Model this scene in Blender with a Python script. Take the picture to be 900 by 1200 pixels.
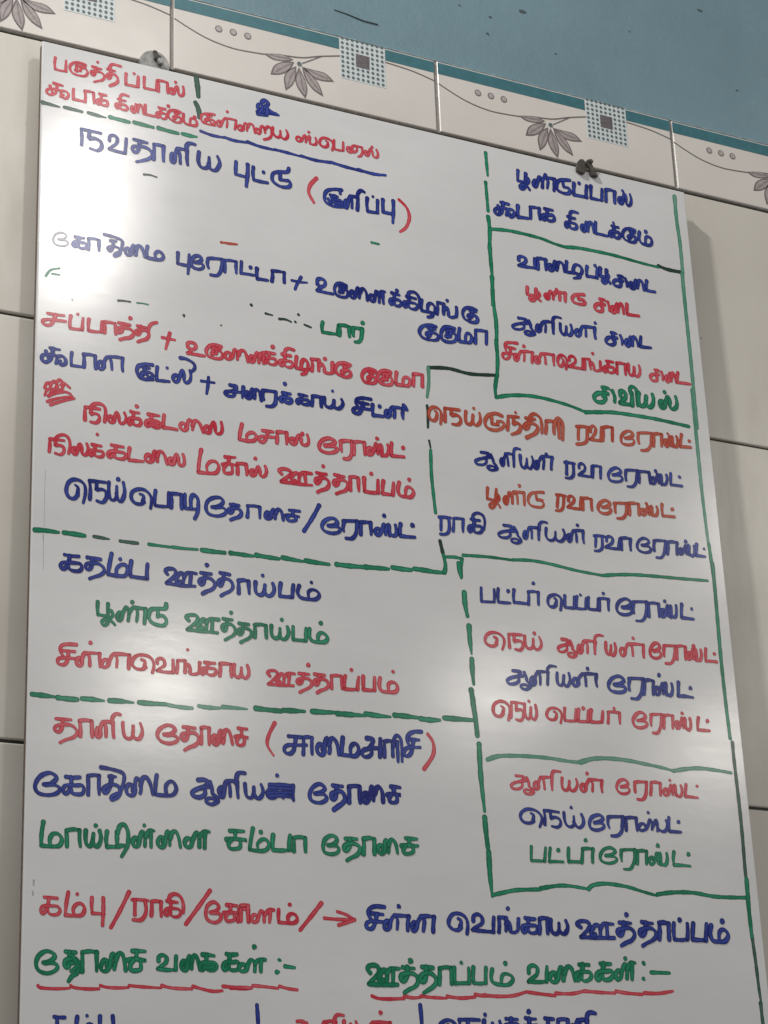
import bpy, bmesh, math, random
from mathutils import Vector
# ---------------------------------------------------------------- camera, light, exposure
for o in list(bpy.data.objects): bpy.data.objects.remove(o)
scene = bpy.context.scene
COL = scene.collection
cam_d = bpy.data.cameras.new('camera'); cam = bpy.data.objects.new('camera', cam_d); COL.objects.link(cam)
cam.location = (-0.80253, -1.42129, -0.98645)
cam.rotation_euler = (1.9407024, 0.0344429, -0.4637672)
cam_d.sensor_fit = 'VERTICAL'; cam_d.sensor_height = 24.0; cam_d.lens = 2505.9 / 1200 * 24.0
cam_d.clip_start = 0.02; cam_d.clip_end = 100
scene.camera = cam
world = bpy.data.worlds.new('World'); scene.world = world; world.use_nodes = True
bg = world.node_tree.nodes['Background']
bg.inputs['Color'].default_value = (1.0, 0.985, 0.97, 1); bg.inputs['Strength'].default_value = 0.24
scene.view_settings.view_transform = 'Standard'; scene.view_settings.look = 'None'
scene.view_settings.exposure = 0.17; scene.view_settings.gamma = 1; scene.view_settings.use_curve_mapping = False

def area(name, loc, target, sx, sy, power, col):
    d = bpy.data.lights.new(name, 'AREA'); d.shape = 'RECTANGLE'; d.size = sx; d.size_y = sy; d.energy = power; d.color = col
    o = bpy.data.objects.new(name, d); COL.objects.link(o); o.location = loc
    o.rotation_euler = (Vector(target) - Vector(loc)).to_track_quat('-Z', 'Y').to_euler()
    return o
# the room's ceiling lamps: one near the door side (throws the shadow to the right of the board),
# one close on the right, three further down the room (the pale glints low on the board)
area('ceiling_lamp', (-1.07, -0.62, 1.01), (0.0, 0, -0.20), 0.10, 0.10, 20.5, (1.0, 0.985, 0.96))
area('ceiling_lamp', (0.46, -2.38, 1.30), (-0.1, 0, -0.35), 0.12, 0.36, 7.0, (1.0, 0.97, 0.93))
area('ceiling_lamp', (1.77, -5.29, 1.30), (-0.1, 0, -0.45), 0.28, 0.16, 6.5, (1.0, 0.96, 0.88))
area('ceiling_lamp', (2.96, -5.05, 1.30), (-0.1, 0, -0.45), 0.20, 0.12, 3.5, (1.0, 0.96, 0.88))
area('ceiling_lamp', (4.16, -5.29, 1.30), (-0.1, 0, -0.45), 0.20, 0.18, 5, (1.0, 0.95, 0.86))
area('ceiling_lamp', (2.93, -3.34, 1.30), (0.3, 0, -0.35), 0.18, 0.30, 4, (1.0, 0.95, 0.86))

# ---------------------------------------------------------------- material helpers
def newmat(name):
    m = bpy.data.materials.new(name); m.use_nodes = True
    nt = m.node_tree; return m, nt, nt.nodes['Principled BSDF']
def N(nt, t, **kw):
    n = nt.nodes.new(t)
    for k, v in kw.items():
        if hasattr(n, k) and k not in ('Scale',): setattr(n, k, v)
    return n
def noise(nt, scale, detail=4, rough=0.55, stretch=None, src='Object'):
    tc = nt.nodes.new('ShaderNodeTexCoord'); mp = nt.nodes.new('ShaderNodeMapping')
    if stretch: mp.inputs['Scale'].default_value = stretch
    n = nt.nodes.new('ShaderNodeTexNoise'); n.inputs['Scale'].default_value = scale
    n.inputs['Detail'].default_value = detail; n.inputs['Roughness'].default_value = rough
    nt.links.new(tc.outputs[src], mp.inputs['Vector']); nt.links.new(mp.outputs['Vector'], n.inputs['Vector'])
    return n
def ramp(nt, fac, stops):
    r = nt.nodes.new('ShaderNodeValToRGB')
    while len(r.color_ramp.elements) < len(stops): r.color_ramp.elements.new(0.5)
    for e, (p, c) in zip(r.color_ramp.elements, stops):
        e.position = p; e.color = (c, c, c, 1) if isinstance(c, (int, float)) else (*c, 1)
    nt.links.new(fac, r.inputs['Fac']); return r
def mix(nt, fac, a, b, mode='MIX'):
    m = nt.nodes.new('ShaderNodeMix'); m.data_type = 'RGBA'; m.blend_type = mode
    for sock, v in ((m.inputs[0], fac), (m.inputs[6], a), (m.inputs[7], b)):
        if isinstance(v, (int, float)): sock.default_value = v
        elif isinstance(v, tuple): sock.default_value = (*v, 1)
        else: nt.links.new(v, sock)
    return m.outputs[2]
def bump(nt, bsdf, h, strength, dist, prev=None):
    b = nt.nodes.new('ShaderNodeBump'); b.inputs['Strength'].default_value = strength; b.inputs['Distance'].default_value = dist
    nt.links.new(h, b.inputs['Height'])
    if prev: nt.links.new(prev.outputs['Normal'], b.inputs['Normal'])
    nt.links.new(b.outputs['Normal'], bsdf.inputs['Normal']); return b

# whiteboard laminate: pale, glossy, wiped with a dirty cloth
m_board, nt, b = newmat('board_laminate')
n1 = noise(nt, 5, 5, 0.6, (1, 1, 2.2)); n2 = noise(nt, 14, 6, 0.7, (0.35, 1, 2.5)); n3 = noise(nt, 900, 2, 0.5)
c = ramp(nt, n1.outputs['Fac'], [(0.3, (0.635, 0.63, 0.63)), (0.7, (0.71, 0.705, 0.705))]).outputs['Color']
g = ramp(nt, n2.outputs['Fac'], [(0.54, 0.0), (0.78, 0.24)]).outputs['Color']
c = mix(nt, g, c, (0.50, 0.53, 0.52))
n5 = noise(nt, 38, 3, 0.6, (0.5, 1, 1.6)); gh = ramp(nt, n5.outputs['Fac'], [(0.56, 0.0), (0.72, 0.10)]).outputs['Color']
c = mix(nt, gh, c, (0.55, 0.52, 0.62))
nt.links.new(c, b.inputs['Base Color'])
r = ramp(nt, n2.outputs['Fac'], [(0.3, 0.125), (0.75, 0.17)]); nt.links.new(r.outputs['Color'], b.inputs['Roughness'])
w1 = noise(nt, 7, 2, 0.5, (1, 1, 1.3)); bb = bump(nt, b, w1.outputs['Fac'], 0.5, 0.0006)
w2 = noise(nt, 30, 3, 0.6, (0.7, 1, 1.5)); bb = bump(nt, b, w2.outputs['Fac'], 0.12, 0.0004, bb)
bump(nt, b, n3.outputs['Fac'], 0.03, 0.0002, bb)

def simple(name, col, rough, var=0.12, scale=60, bmp=0.0, metal=0.0):
    m, nt, b = newmat(name)
    n = noise(nt, scale, 5, 0.6)
    lo = tuple(x * (1 - var) for x in col); hi = tuple(min(1, x * (1 + var)) for x in col)
    nt.links.new(ramp(nt, n.outputs['Fac'], [(0.3, lo), (0.7, hi)]).outputs['Color'], b.inputs['Base Color'])
    b.inputs['Roughness'].default_value = rough; b.inputs['Metallic'].default_value = metal
    if bmp: bump(nt, b, n.outputs['Fac'], bmp, 0.001)
    return m
m_core = simple('board_core', (0.13, 0.095, 0.075), 0.7, 0.25, 200, 0.3)
m_grout = simple('grout_dark', (0.085, 0.085, 0.072), 0.9, 0.35, 220, 0.5)
m_glight = simple('grout_pale', (0.29, 0.27, 0.255), 0.85, 0.2, 220, 0.4)
m_teal = simple('teal_glaze', (0.040, 0.155, 0.185), 0.28, 0.14, 120)
m_leafo = simple('leaf_outline_print', (0.15, 0.125, 0.125), 0.3, 0.12, 300)
m_leafi = simple('leaf_fill_print', (0.36, 0.31, 0.30), 0.3, 0.16, 260)
m_leafv = simple('leaf_centre_print', (0.23, 0.20, 0.20), 0.3, 0.2, 260)
m_bead = simple('bead_print', (0.42, 0.38, 0.37), 0.3, 0.1, 200)
m_dot = simple('dot_print', (0.10, 0.13, 0.14), 0.3, 0.2, 300)
m_sqbg = simple('square_print', (0.60, 0.66, 0.66), 0.25, 0.06, 200)
m_csq = simple('centre_square_print', (0.13, 0.11, 0.12), 0.35, 0.35, 260)
m_steel = simple('dull_metal', (0.33, 0.33, 0.32), 0.5, 0.35, 150, 0.2, 0.45)
m_dark = simple('rusty_metal', (0.075, 0.068, 0.058), 0.6, 0.5, 250, 0.5, 0.3)
m_rust = simple('worn_steel', (0.10, 0.09, 0.075), 0.5, 0.5, 300, 0.4, 0.4)
m_chip = simple('paint_chip', (0.075, 0.10, 0.11), 0.9, 0.3, 300)
m_lip = simple('plaster_lip', (0.52, 0.62, 0.66), 0.9, 0.2, 200, 0.6)

# glazed wall tile: cream, hardly uneven, specks
m_tile, nt, b = newmat('cream_tile_glaze')
info = nt.nodes.new('ShaderNodeObjectInfo')
n = noise(nt, 9, 4, 0.5); c = ramp(nt, n.outputs['Fac'], [(0.3, (0.60, 0.565, 0.50)), (0.7, (0.655, 0.62, 0.56))]).outputs['Color']
hv = nt.nodes.new('ShaderNodeHueSaturation'); mr = nt.nodes.new('ShaderNodeMapRange')
mr.inputs['To Min'].default_value = 0.96; mr.inputs['To Max'].default_value = 1.03
nt.links.new(info.outputs['Random'], mr.inputs['Value']); nt.links.new(mr.outputs['Result'], hv.inputs['Value']); nt.links.new(c, hv.inputs['Color'])
sp = noise(nt, 130, 1, 0.4); s = ramp(nt, sp.outputs['Fac'], [(0.80, 0.0), (0.84, 0.7)]).outputs['Color']
c2 = mix(nt, s, hv.outputs['Color'], (0.16, 0.13, 0.10))
sm = noise(nt, 6, 6, 0.7, (2.2, 1, 0.6)); s3 = ramp(nt, sm.outputs['Fac'], [(0.50, 0.0), (0.75, 0.32)]).outputs['Color']
c2 = mix(nt, s3, c2, (0.47, 0.43, 0.36)); nt.links.new(c2, b.inputs['Base Color'])
nt.links.new(ramp(nt, sm.outputs['Fac'], [(0.35, 0.19), (0.7, 0.34)]).outputs['Color'], b.inputs['Roughness'])
b.inputs['Specular IOR Level'].default_value = 0.34
w = noise(nt, 11, 2, 0.5); bb = bump(nt, b, w.outputs['Fac'], 0.4, 0.0004)
w = noise(nt, 260, 3, 0.6); bump(nt, b, w.outputs['Fac'], 0.05, 0.0005, bb)
# border tile: lighter glaze
m_btile, nt, b = newmat('border_tile_glaze')
n = noise(nt, 12, 4, 0.5); c = ramp(nt, n.outputs['Fac'], [(0.3, (0.65, 0.61, 0.565)), (0.7, (0.70, 0.665, 0.62))]).outputs['Color']
sp = noise(nt, 150, 1, 0.4); s = ramp(nt, sp.outputs['Fac'], [(0.79, 0.0), (0.83, 0.8)]).outputs['Color']
nt.links.new(mix(nt, s, c, (0.14, 0.11, 0.09)), b.inputs['Base Color']); b.inputs['Roughness'].default_value = 0.2
w = noise(nt, 14, 2, 0.5); bump(nt, b, w.outputs['Fac'], 0.3, 0.0015)
# painted plaster
m_paint, nt, b = newmat('blue_wall_paint')
n = noise(nt, 4, 6, 0.6); n2 = noise(nt, 45, 6, 0.7)
c = ramp(nt, n.outputs['Fac'], [(0.3, (0.138, 0.232, 0.272)), (0.7, (0.185, 0.295, 0.345))]).outputs['Color']
s = ramp(nt, n2.outputs['Fac'], [(0.60, 0.0), (0.85, 0.35)]).outputs['Color']
c = mix(nt, s, c, (0.30, 0.40, 0.42))
n4 = noise(nt, 75, 2, 0.5, (1, 1, 1.6)); s = ramp(nt, n4.outputs['Fac'], [(0.80, 0.0), (0.84, 0.6)]).outputs['Color']
c = mix(nt, s, c, (0.07, 0.09, 0.10)); nt.links.new(c, b.inputs['Base Color']); b.inputs['Roughness'].default_value = 0.38
bb = bump(nt, b, n2.outputs['Fac'], 0.5, 0.0012); n3 = noise(nt, 300, 4, 0.6); bump(nt, b, n3.outputs['Fac'], 0.4, 0.0004, bb)

def inkmat(name, col, pale, dens=1.0):
    m, nt, b = newmat(name)
    uv = nt.nodes.new('ShaderNodeUVMap'); sep = nt.nodes.new('ShaderNodeSeparateXYZ'); nt.links.new(uv.outputs['UV'], sep.inputs['Vector'])
    # v runs 0..1 across the stroke: marker ink pools at the rims
    a = nt.nodes.new('ShaderNodeMath'); a.operation = 'SUBTRACT'; a.inputs[1].default_value = 0.5; nt.links.new(sep.outputs['Y'], a.inputs[0])
    a2 = nt.nodes.new('ShaderNodeMath'); a2.operation = 'ABSOLUTE'; nt.links.new(a.outputs[0], a2.inputs[0])
    rim = ramp(nt, a2.outputs[0], [(0.16, 1.0), (0.40, 0.0)]).outputs['Color']
    n = noise(nt, 26, 4, 0.6); n2 = noise(nt, 260, 3, 0.6, (1, 1, 1))
    s = ramp(nt, n.outputs['Fac'], [(0.32, 0.12), (0.62, 1.0)]).outputs['Color']
    f = mix(nt, 1.0, rim, s, 'MULTIPLY')
    s2 = ramp(nt, n2.outputs['Fac'], [(0.3, 0.55), (0.7, 1.0)]).outputs['Color']
    f = mix(nt, 1.0, f, s2, 'MULTIPLY')
    m1 = nt.nodes.new('ShaderNodeMath'); m1.operation = 'MULTIPLY'; m1.inputs[1].default_value = dens
    nt.links.new(f, m1.inputs[0])
    nt.links.new(mix(nt, m1.outputs[0], col, pale), b.inputs['Base Color'])
    b.inputs['Roughness'].default_value = 0.17; b.inputs['Specular IOR Level'].default_value = 0.24
    w1 = noise(nt, 7, 2, 0.5, (1, 1, 1.3)); bump(nt, b, w1.outputs['Fac'], 0.5, 0.0006)
    return m
INK = {
 'b': inkmat('blue_ink', (0.006, 0.012, 0.150), (0.07, 0.12, 0.50), 0.75),
 'r': inkmat('red_ink', (0.50, 0.012, 0.036), (0.72, 0.19, 0.22), 0.8),
 'o': inkmat('orange_red_ink', (0.40, 0.042, 0.022), (0.60, 0.20, 0.13), 0.75),
 'n': inkmat('green_ink', (0.001, 0.125, 0.058), (0.05, 0.42, 0.25), 0.7),
 'd': inkmat('dark_green_ink', (0.018, 0.060, 0.045), (0.12, 0.22, 0.17), 0.7),
 'p': inkmat('pale_green_ink', (0.050, 0.230, 0.150), (0.24, 0.42, 0.33), 0.8),
 'k': inkmat('blackish_green_ink', (0.012, 0.030, 0.024), (0.05, 0.10, 0.08), 0.7),
 'g': inkmat('worn_grey_ink', (0.26, 0.26, 0.31), (0.52, 0.52, 0.55), 0.95)}
INKNAME = {'b': 'blue', 'r': 'red', 'o': 'orange red', 'n': 'green', 'd': 'dark green', 'p': 'pale green', 'k': 'nearly black', 'g': 'worn grey'}

# ---------------------------------------------------------------- mesh helpers
def link(name, me, parent=None, mat=None):
    o = bpy.data.objects.new(name, me); COL.objects.link(o)
    if mat is not None and not me.materials: me.materials.append(mat)
    if parent is not None: o.parent = parent
    return o
def from_bm(name, bm, mat, parent=None, smooth=False):
    me = bpy.data.meshes.new(name); bm.to_mesh(me); bm.free()
    if smooth: me.shade_smooth()
    return link(name, me, parent, mat)
def box_bm(x0, x1, y0, y1, z0, z1, bev=0.0, seg=2, front_only=True):
    bm = bmesh.new()
    v = [bm.verts.new((x, y, z)) for x in (x0, x1) for y in (y0, y1) for z in (z0, z1)]
    for f in ((0, 1, 3, 2), (4, 6, 7, 5), (0, 4, 5, 1), (2, 3, 7, 6), (0, 2, 6, 4), (1, 5, 7, 3)): bm.faces.new([v[i] for i in f])
    bmesh.ops.recalc_face_normals(bm, faces=bm.faces)
    if bev:
        es = [e for e in bm.edges if (not front_only) or all(abs(w.co.y - y0) < 1e-7 for w in e.verts)]
        bmesh.ops.bevel(bm, geom=es, offset=bev, segments=seg, profile=0.5, affect='EDGES')
    return bm
def sheet(name, pts, y, th, mat, parent):
    """a flat print: polygon in x,z, its face at y, its body th deep behind it"""
    bm = bmesh.new()
    f = [bm.verts.new((x, y, z)) for x, z in pts]; k = [bm.verts.new((x, y + th, z)) for x, z in pts]
    bm.faces.new(f); n = len(pts)
    for i in range(n): bm.faces.new((f[i], f[(i + 1) % n], k[(i + 1) % n], k[i]))
    bmesh.ops.recalc_face_normals(bm, faces=bm.faces)
    fa = min(bm.faces, key=lambda q: sum(w.co.y for w in q.verts) / len(q.verts))
    if fa.normal.y > 0: bmesh.ops.reverse_faces(bm, faces=bm.faces)
    return from_bm(name, bm, mat, parent)
def leaf_outline(P):
    """smooth sides between the two pointed ends of a leaf"""
    i0, i1 = max(((i, j) for i in range(6) for j in range(i)), key=lambda t: math.hypot(P[t[0]][0] - P[t[1]][0], P[t[0]][1] - P[t[1]][1]))
    P = P[i0:] + P[:i0]; k = (i1 - i0) % 6
    return open_curve(P[:k + 1], 4)[:-1] + open_curve(P[k:] + [P[0]], 4)[:-1]
def smooth_poly(pts, n=4):
    out = []; m = len(pts)
    for i in range(m):
        p0, p1, p2, p3 = pts[i - 1], pts[i], pts[(i + 1) % m], pts[(i + 2) % m]
        for k in range(n):
            t = k / n
            out.append(tuple(0.5 * (2 * p1[j] + (p2[j] - p0[j]) * t + (2 * p0[j] - 5 * p1[j] + 4 * p2[j] - p3[j]) * t * t + (3 * p1[j] - p0[j] - 3 * p2[j] + p3[j]) * t ** 3) for j in (0, 1)))
    return out

# ---------------------------------------------------------------- the wall
PX, PZ, HB, H1 = 0.25, 0.3333, 0.0747, 0.2496
XS = [-1.0 + PX * i for i in range(8)]
wall_t = from_bm('tiled_wall', box_bm(-1.0, 1.0, 0.0028, 0.05, -2.30, HB - 0.0004), m_grout)
wall_t['label'] = 'cream glazed tile wall with a flowered border row along its top'; wall_t['category'] = 'wall'
bed = from_bm('border_joint', box_bm(-1.0, 1.0, 0.0006, 0.0040, 0.0012, HB - 0.0010), m_glight, wall_t)
def tile_mesh(h):
    bm = box_bm(0.0011, PX - 0.0011, 0.0, 0.0045, 0, h, 0.0012, 3)
    me = bpy.data.meshes.new('tile'); bm.to_mesh(me); bm.free(); me.materials.append(m_tile); return me
me_cut, me_full = tile_mesh(H1 - 0.0034), tile_mesh(PZ - 0.0026)
rt = random.Random(3)
z = -H1
rows = [(me_cut, -H1 + 0.0013)] + [(me_full, -H1 - PZ * k + 0.0013) for k in range(1, 7)]
for me, z0 in rows:
    for x in XS:
        if z0 < -1.4 and False: continue
        o = link('tile', me, wall_t); o.location = (x, rt.uniform(-0.0003, 0.0003), z0)
        o.rotation_euler = (rt.uniform(-.0012, .0012), 0, rt.uniform(-.0012, .0012))

# border tiles: the print is a raised enamel, so each motif is its own thin piece
LEAVES = [
 [(-166.8, 37.9), (-155.3, 40.6), (-147.4, 41.2), (-139.4, 39.1), (-144.8, 35.8), (-158.1, 34.2)],
 [(-161.0, 18.8), (-157.6, 28.2), (-149.3, 34.2), (-138.6, 36.8), (-143.4, 27.2), (-152.1, 21.0)],
 [(-147.1, 6.5), (-148.6, 18.2), (-144.6, 27.0), (-136.8, 33.1), (-137.4, 22.4), (-140.8, 13.2)],
 [(-128.6, 3.1), (-135.4, 11.0), (-138.1, 20.7), (-134.2, 32.8), (-129.0, 22.6), (-126.7, 12.8)],
 [(-111.8, 9.2), (-121.3, 13.6), (-128.3, 22.3), (-131.5, 34.5), (-120.8, 27.2), (-114.7, 18.6)],
 [(-101.0, 26.6), (-112.9, 24.6), (-122.7, 26.6), (-130.6, 33.8), (-119.9, 33.6), (-109.1, 33.0)]]
def ribbon_pts(path, w):
    """outline polygon of a line of width w"""
    L, Rr = [], []
    n = len(path)
    for i, (x, z) in enumerate(path):
        a = path[max(0, i - 1)]; b_ = path[min(n - 1, i + 1)]
        d = math.hypot(b_[0] - a[0], b_[1] - a[1]) or 1; nx, nz = -(b_[1] - a[1]) / d, (b_[0] - a[0]) / d
        L.append((x + nx * w / 2, z + nz * w / 2)); Rr.append((x - nx * w / 2, z - nz * w / 2))
    return L + Rr[::-1]
def open_curve(pts, n=6):
    out = []
    for i in range(len(pts) - 1):
        p0 = pts[max(0, i - 1)]; p1 = pts[i]; p2 = pts[i + 1]; p3 = pts[min(len(pts) - 1, i + 2)]
        for k in range(n):
            t = k / n
            out.append(tuple(0.5 * (2 * p1[j] + (p2[j] - p0[j]) * t + (2 * p0[j] - 5 * p1[j] + 4 * p2[j] - p3[j]) * t * t + (3 * p1[j] - p0[j] - 3 * p2[j] + p3[j]) * t ** 3) for j in (0, 1)))
    out.append(pts[-1]); return out
def circ(cx, cz, r, n=14): return [(cx + r * math.cos(6.2832 * i / n), cz + r * math.sin(6.2832 * i / n)) for i in range(n)]
mm = lambda P: [(x * 0.001, z * 0.001) for x, z in P]
bt = []
bm = box_bm(0.0016, PX - 0.0016, -0.0006, 0.0045, 0.0022, HB - 0.0008, 0.0010, 3)
first = from_bm('border_tile', bm, m_btile, wall_t)
Yf = -0.0006
parts = []
parts.append(sheet('teal_band', mm([(1.8, 61.2), (154.8, 61.4), (154.8, 72.6), (1.8, 72.6)]), Yf - 0.00022, 0.0003, m_teal, first))
parts.append(sheet('teal_band', mm([(199.8, 61.6), (248.2, 61.4), (248.2, 72.6), (199.8, 72.6)]), Yf - 0.00022, 0.0003, m_teal, first))
parts.append(sheet('dotted_square', mm([(155.4, 32.6), (199.4, 32.6), (199.4, 73.2), (155.4, 73.2)]), Yf - 0.00018, 0.0003, m_sqbg, first))
sq = parts[-1]
for P in LEAVES:
    P = [(x + 250, z_) for x, z_ in P]
    cx = sum(p[0] for p in P) / 6; cz = sum(p[1] for p in P) / 6
    lf = sheet('leaf', mm(leaf_outline(P)), Yf - 0.00024, 0.0003, m_leafo, first); parts.append(lf)
    inner = [(cx + (x - cx) * 0.80, cz + (z_ - cz) * 0.80) for x, z_ in P]
    # inner fill and midrib belong to the same printed leaf
    bm = bmesh.new(); bm.from_mesh(lf.data)
    lf.data.materials.append(m_leafi); lf.data.materials.append(m_leafv)
    f = bm.faces.new([bm.verts.new((x * .001, Yf - 0.00032, z_ * .001)) for x, z_ in leaf_outline(inner)]); f.normal_update()
    if f.normal.y > 0: f.normal_flip()
    f.material_index = 1
    tip = P[0]; base = max(P, key=lambda q: math.hypot(q[0] - tip[0], q[1] - tip[1]))
    mid = [(tip[0] * .8 + base[0] * .2, tip[1] * .8 + base[1] * .2), (cx, cz), (tip[0] * .15 + base[0] * .85, tip[1] * .15 + base[1] * .85)]
    f = bm.faces.new([bm.verts.new((x * .001, Yf - 0.00040, z_ * .001)) for x, z_ in ribbon_pts(mid, 1.3)]); f.normal_update()
    if f.normal.y > 0: f.normal_flip()
    f.material_index = 2
    bm.to_mesh(lf.data); bm.free()
parts.append(sheet('flower_centre', mm(circ(116.2, 36.2, 2.1)), Yf - 0.00046, 0.0005, m_dot, first))
for st, w_ in (([(1.8, 51), (14, 45.5), (28, 40.2), (42, 37.0), (56, 35.6), (70, 36.2), (84, 37.4)], 1.0), ([(96, 40.4), (118, 43.0), (136, 49.0), (155.6, 54.6)], 1.1),
               ([(119, 37.5), (128.6, 43.6), (137, 49.0)], 0.9), ([(199.4, 59.6), (212, 58.8), (228, 57.2), (248.2, 53.0)], 1.0)):
    parts.append(sheet('stem', mm(ribbon_pts(open_curve(st), w_)), Yf - 0.00026, 0.0003, m_leafo, first))
for cx, cz in ((41.8, 51.4), (55.1, 51.6), (68.4, 51.4)):
    bd = sheet('bead', mm(circ(cx, cz, 3.3)), Yf - 0.00026, 0.0003, m_leafo, first)
    bm = bmesh.new(); bm.from_mesh(bd.data); bd.data.materials.append(m_bead)
    f = bm.faces.new([bm.verts.new((x, Yf - 0.00036, z_)) for x, z_ in mm(circ(cx, cz, 2.5))]); f.normal_update()
    if f.normal.y > 0: f.normal_flip()
    f.material_index = 1; bm.to_mesh(bd.data); bm.free(); parts.append(bd)
bm = bmesh.new()
for i in range(9):
    for j in range(9):
        if 3 <= i <= 5 and 3 <= j <= 5: continue
        cx, cz = 157.9 + i * 4.82, 35.4 + j * 4.75
        f = bm.faces.new([bm.verts.new((x, Yf - 0.00042, z_)) for x, z_ in mm(circ(cx, cz, 1.45, 8))]); f.normal_update()
        if f.normal.y > 0: f.normal_flip()
dg = from_bm('printed_dots', bm, m_dot, first); dg['kind'] = 'stuff'; parts.append(dg)
parts.append(sheet('centre_square', mm([(170.6, 47.6), (183.6, 47.4), (184.0, 60.6), (170.8, 60.8)]), Yf - 0.00040, 0.0004, m_csq, first))
first.location = (XS[0], 0, 0)
for x in XS[1:]:
    c_ = first.copy(); COL.objects.link(c_); c_.parent = wall_t; c_.location = (x, rt.uniform(-.0003, .0003), rt.uniform(-.0004, .0004))
    for q in parts:
        d_ = q.copy(); COL.objects.link(d_); d_.parent = c_

# painted plaster above, with an uneven lip where it meets the tiles
bm = bmesh.new(); NX, NZ = 160, 60
rp = random.Random(8); grid = []
for j in range(NZ + 1):
    row = []
    for i in range(NX + 1):
        x = -1.0 + 2.0 * i / NX; z_ = HB + 1.3 * (j / NZ) ** 1.6
        if j == 0: z_ = HB + rp.uniform(-0.0002, 0.0012)
        y = 0.0022 + 0.0012 * math.sin(7 * x + 3 * z_) + rp.uniform(-.00015, .00015)
        row.append(bm.verts.new((x, y, z_)))
    grid.append(row)
for j in range(NZ):
    for i in range(NX): bm.faces.new((grid[j][i], grid[j][i + 1], grid[j + 1][i + 1], grid[j + 1][i]))
wall_p = from_bm('painted_wall', bm, m_paint, smooth=True)
wall_p['label'] = 'grey blue painted plaster wall above the flowered border tiles'; wall_p['category'] = 'wall'
bm = bmesh.new(); prev = None
for i in range(401):
    x = -1.0 + 2.0 * i / 400
    a, h = rp.uniform(0.0004, 0.0010), rp.uniform(0.0010, 0.0022)
    q = [bm.verts.new((x, 0.004, HB + .0001)), bm.verts.new((x, 0.0002 - a * .6, HB + 0.0002)), bm.verts.new((x, 0.0008 - a * .4, HB + h * .5)), bm.verts.new((x, 0.005, HB + h))]
    if prev:
        for k in range(3): bm.faces.new((prev[k], q[k], q[k + 1], prev[k + 1]))
    prev = q
from_bm('plaster_lip', bm, m_lip, wall_p, smooth=True)
for (x, z_, r_) in ((0.096, 0.155, .0034), (0.062, 0.139, .0016), (0.030, 0.143, .0013), (0.058, 0.120, .0018), (0.30, 0.212, .0026), (0.335, 0.130, .0014), (-0.02, 0.150, .0012), (0.13, 0.118, .0012), (-0.14, 0.145, .0016), (0.24, 0.245, .0014), (0.215, 0.165, .001)):
    pts = []
    for k in range(9):
        t = 6.2832 * k / 9; rr = r_ * rp.uniform(0.5, 1.3); pts.append((x + rr * 1.2 * math.cos(t), z_ + rr * 0.6 * math.sin(t)))
    sheet('paint_chip', pts, 0.0022 + 0.0012 * math.sin(7 * x + 3 * z_) - 0.00035, 0.0012, m_chip, wall_p)
sheet('scratch', ribbon_pts([(-0.098, 0.102), (-0.085, 0.101), (-0.070, 0.0985), (-0.055, 0.0985)], 0.0005), 0.0010, 0.0022, m_chip, wall_p)
# ---------------------------------------------------------------- the whiteboard, leaning a touch out at its foot
TH = 0.012
board = bpy.data.objects.new('whiteboard', None); COL.objects.link(board)
board.location = (0, -0.018, 0); board.rotation_euler = (-math.atan(TH), 0, 0)
board['label'] = 'white glossy writing board covered with Tamil menu lines in red, blue and green marker'; board['category'] = 'whiteboard'
BX0, BX1, BZ1, BZ0 = -0.3668, 0.2450, -0.0135, -0.930
bm = box_bm(BX0, BX1, 0.0, 0.0022, BZ0, BZ1, 0.0009, 3)
wp = from_bm('writing_panel', bm, m_board, board);
from_bm('backing', box_bm(BX0 + 0.0006, BX1 - 0.0010, 0.0024, 0.0085, BZ0 + 0.0008, BZ1 - 0.0010), m_core, board)

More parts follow.
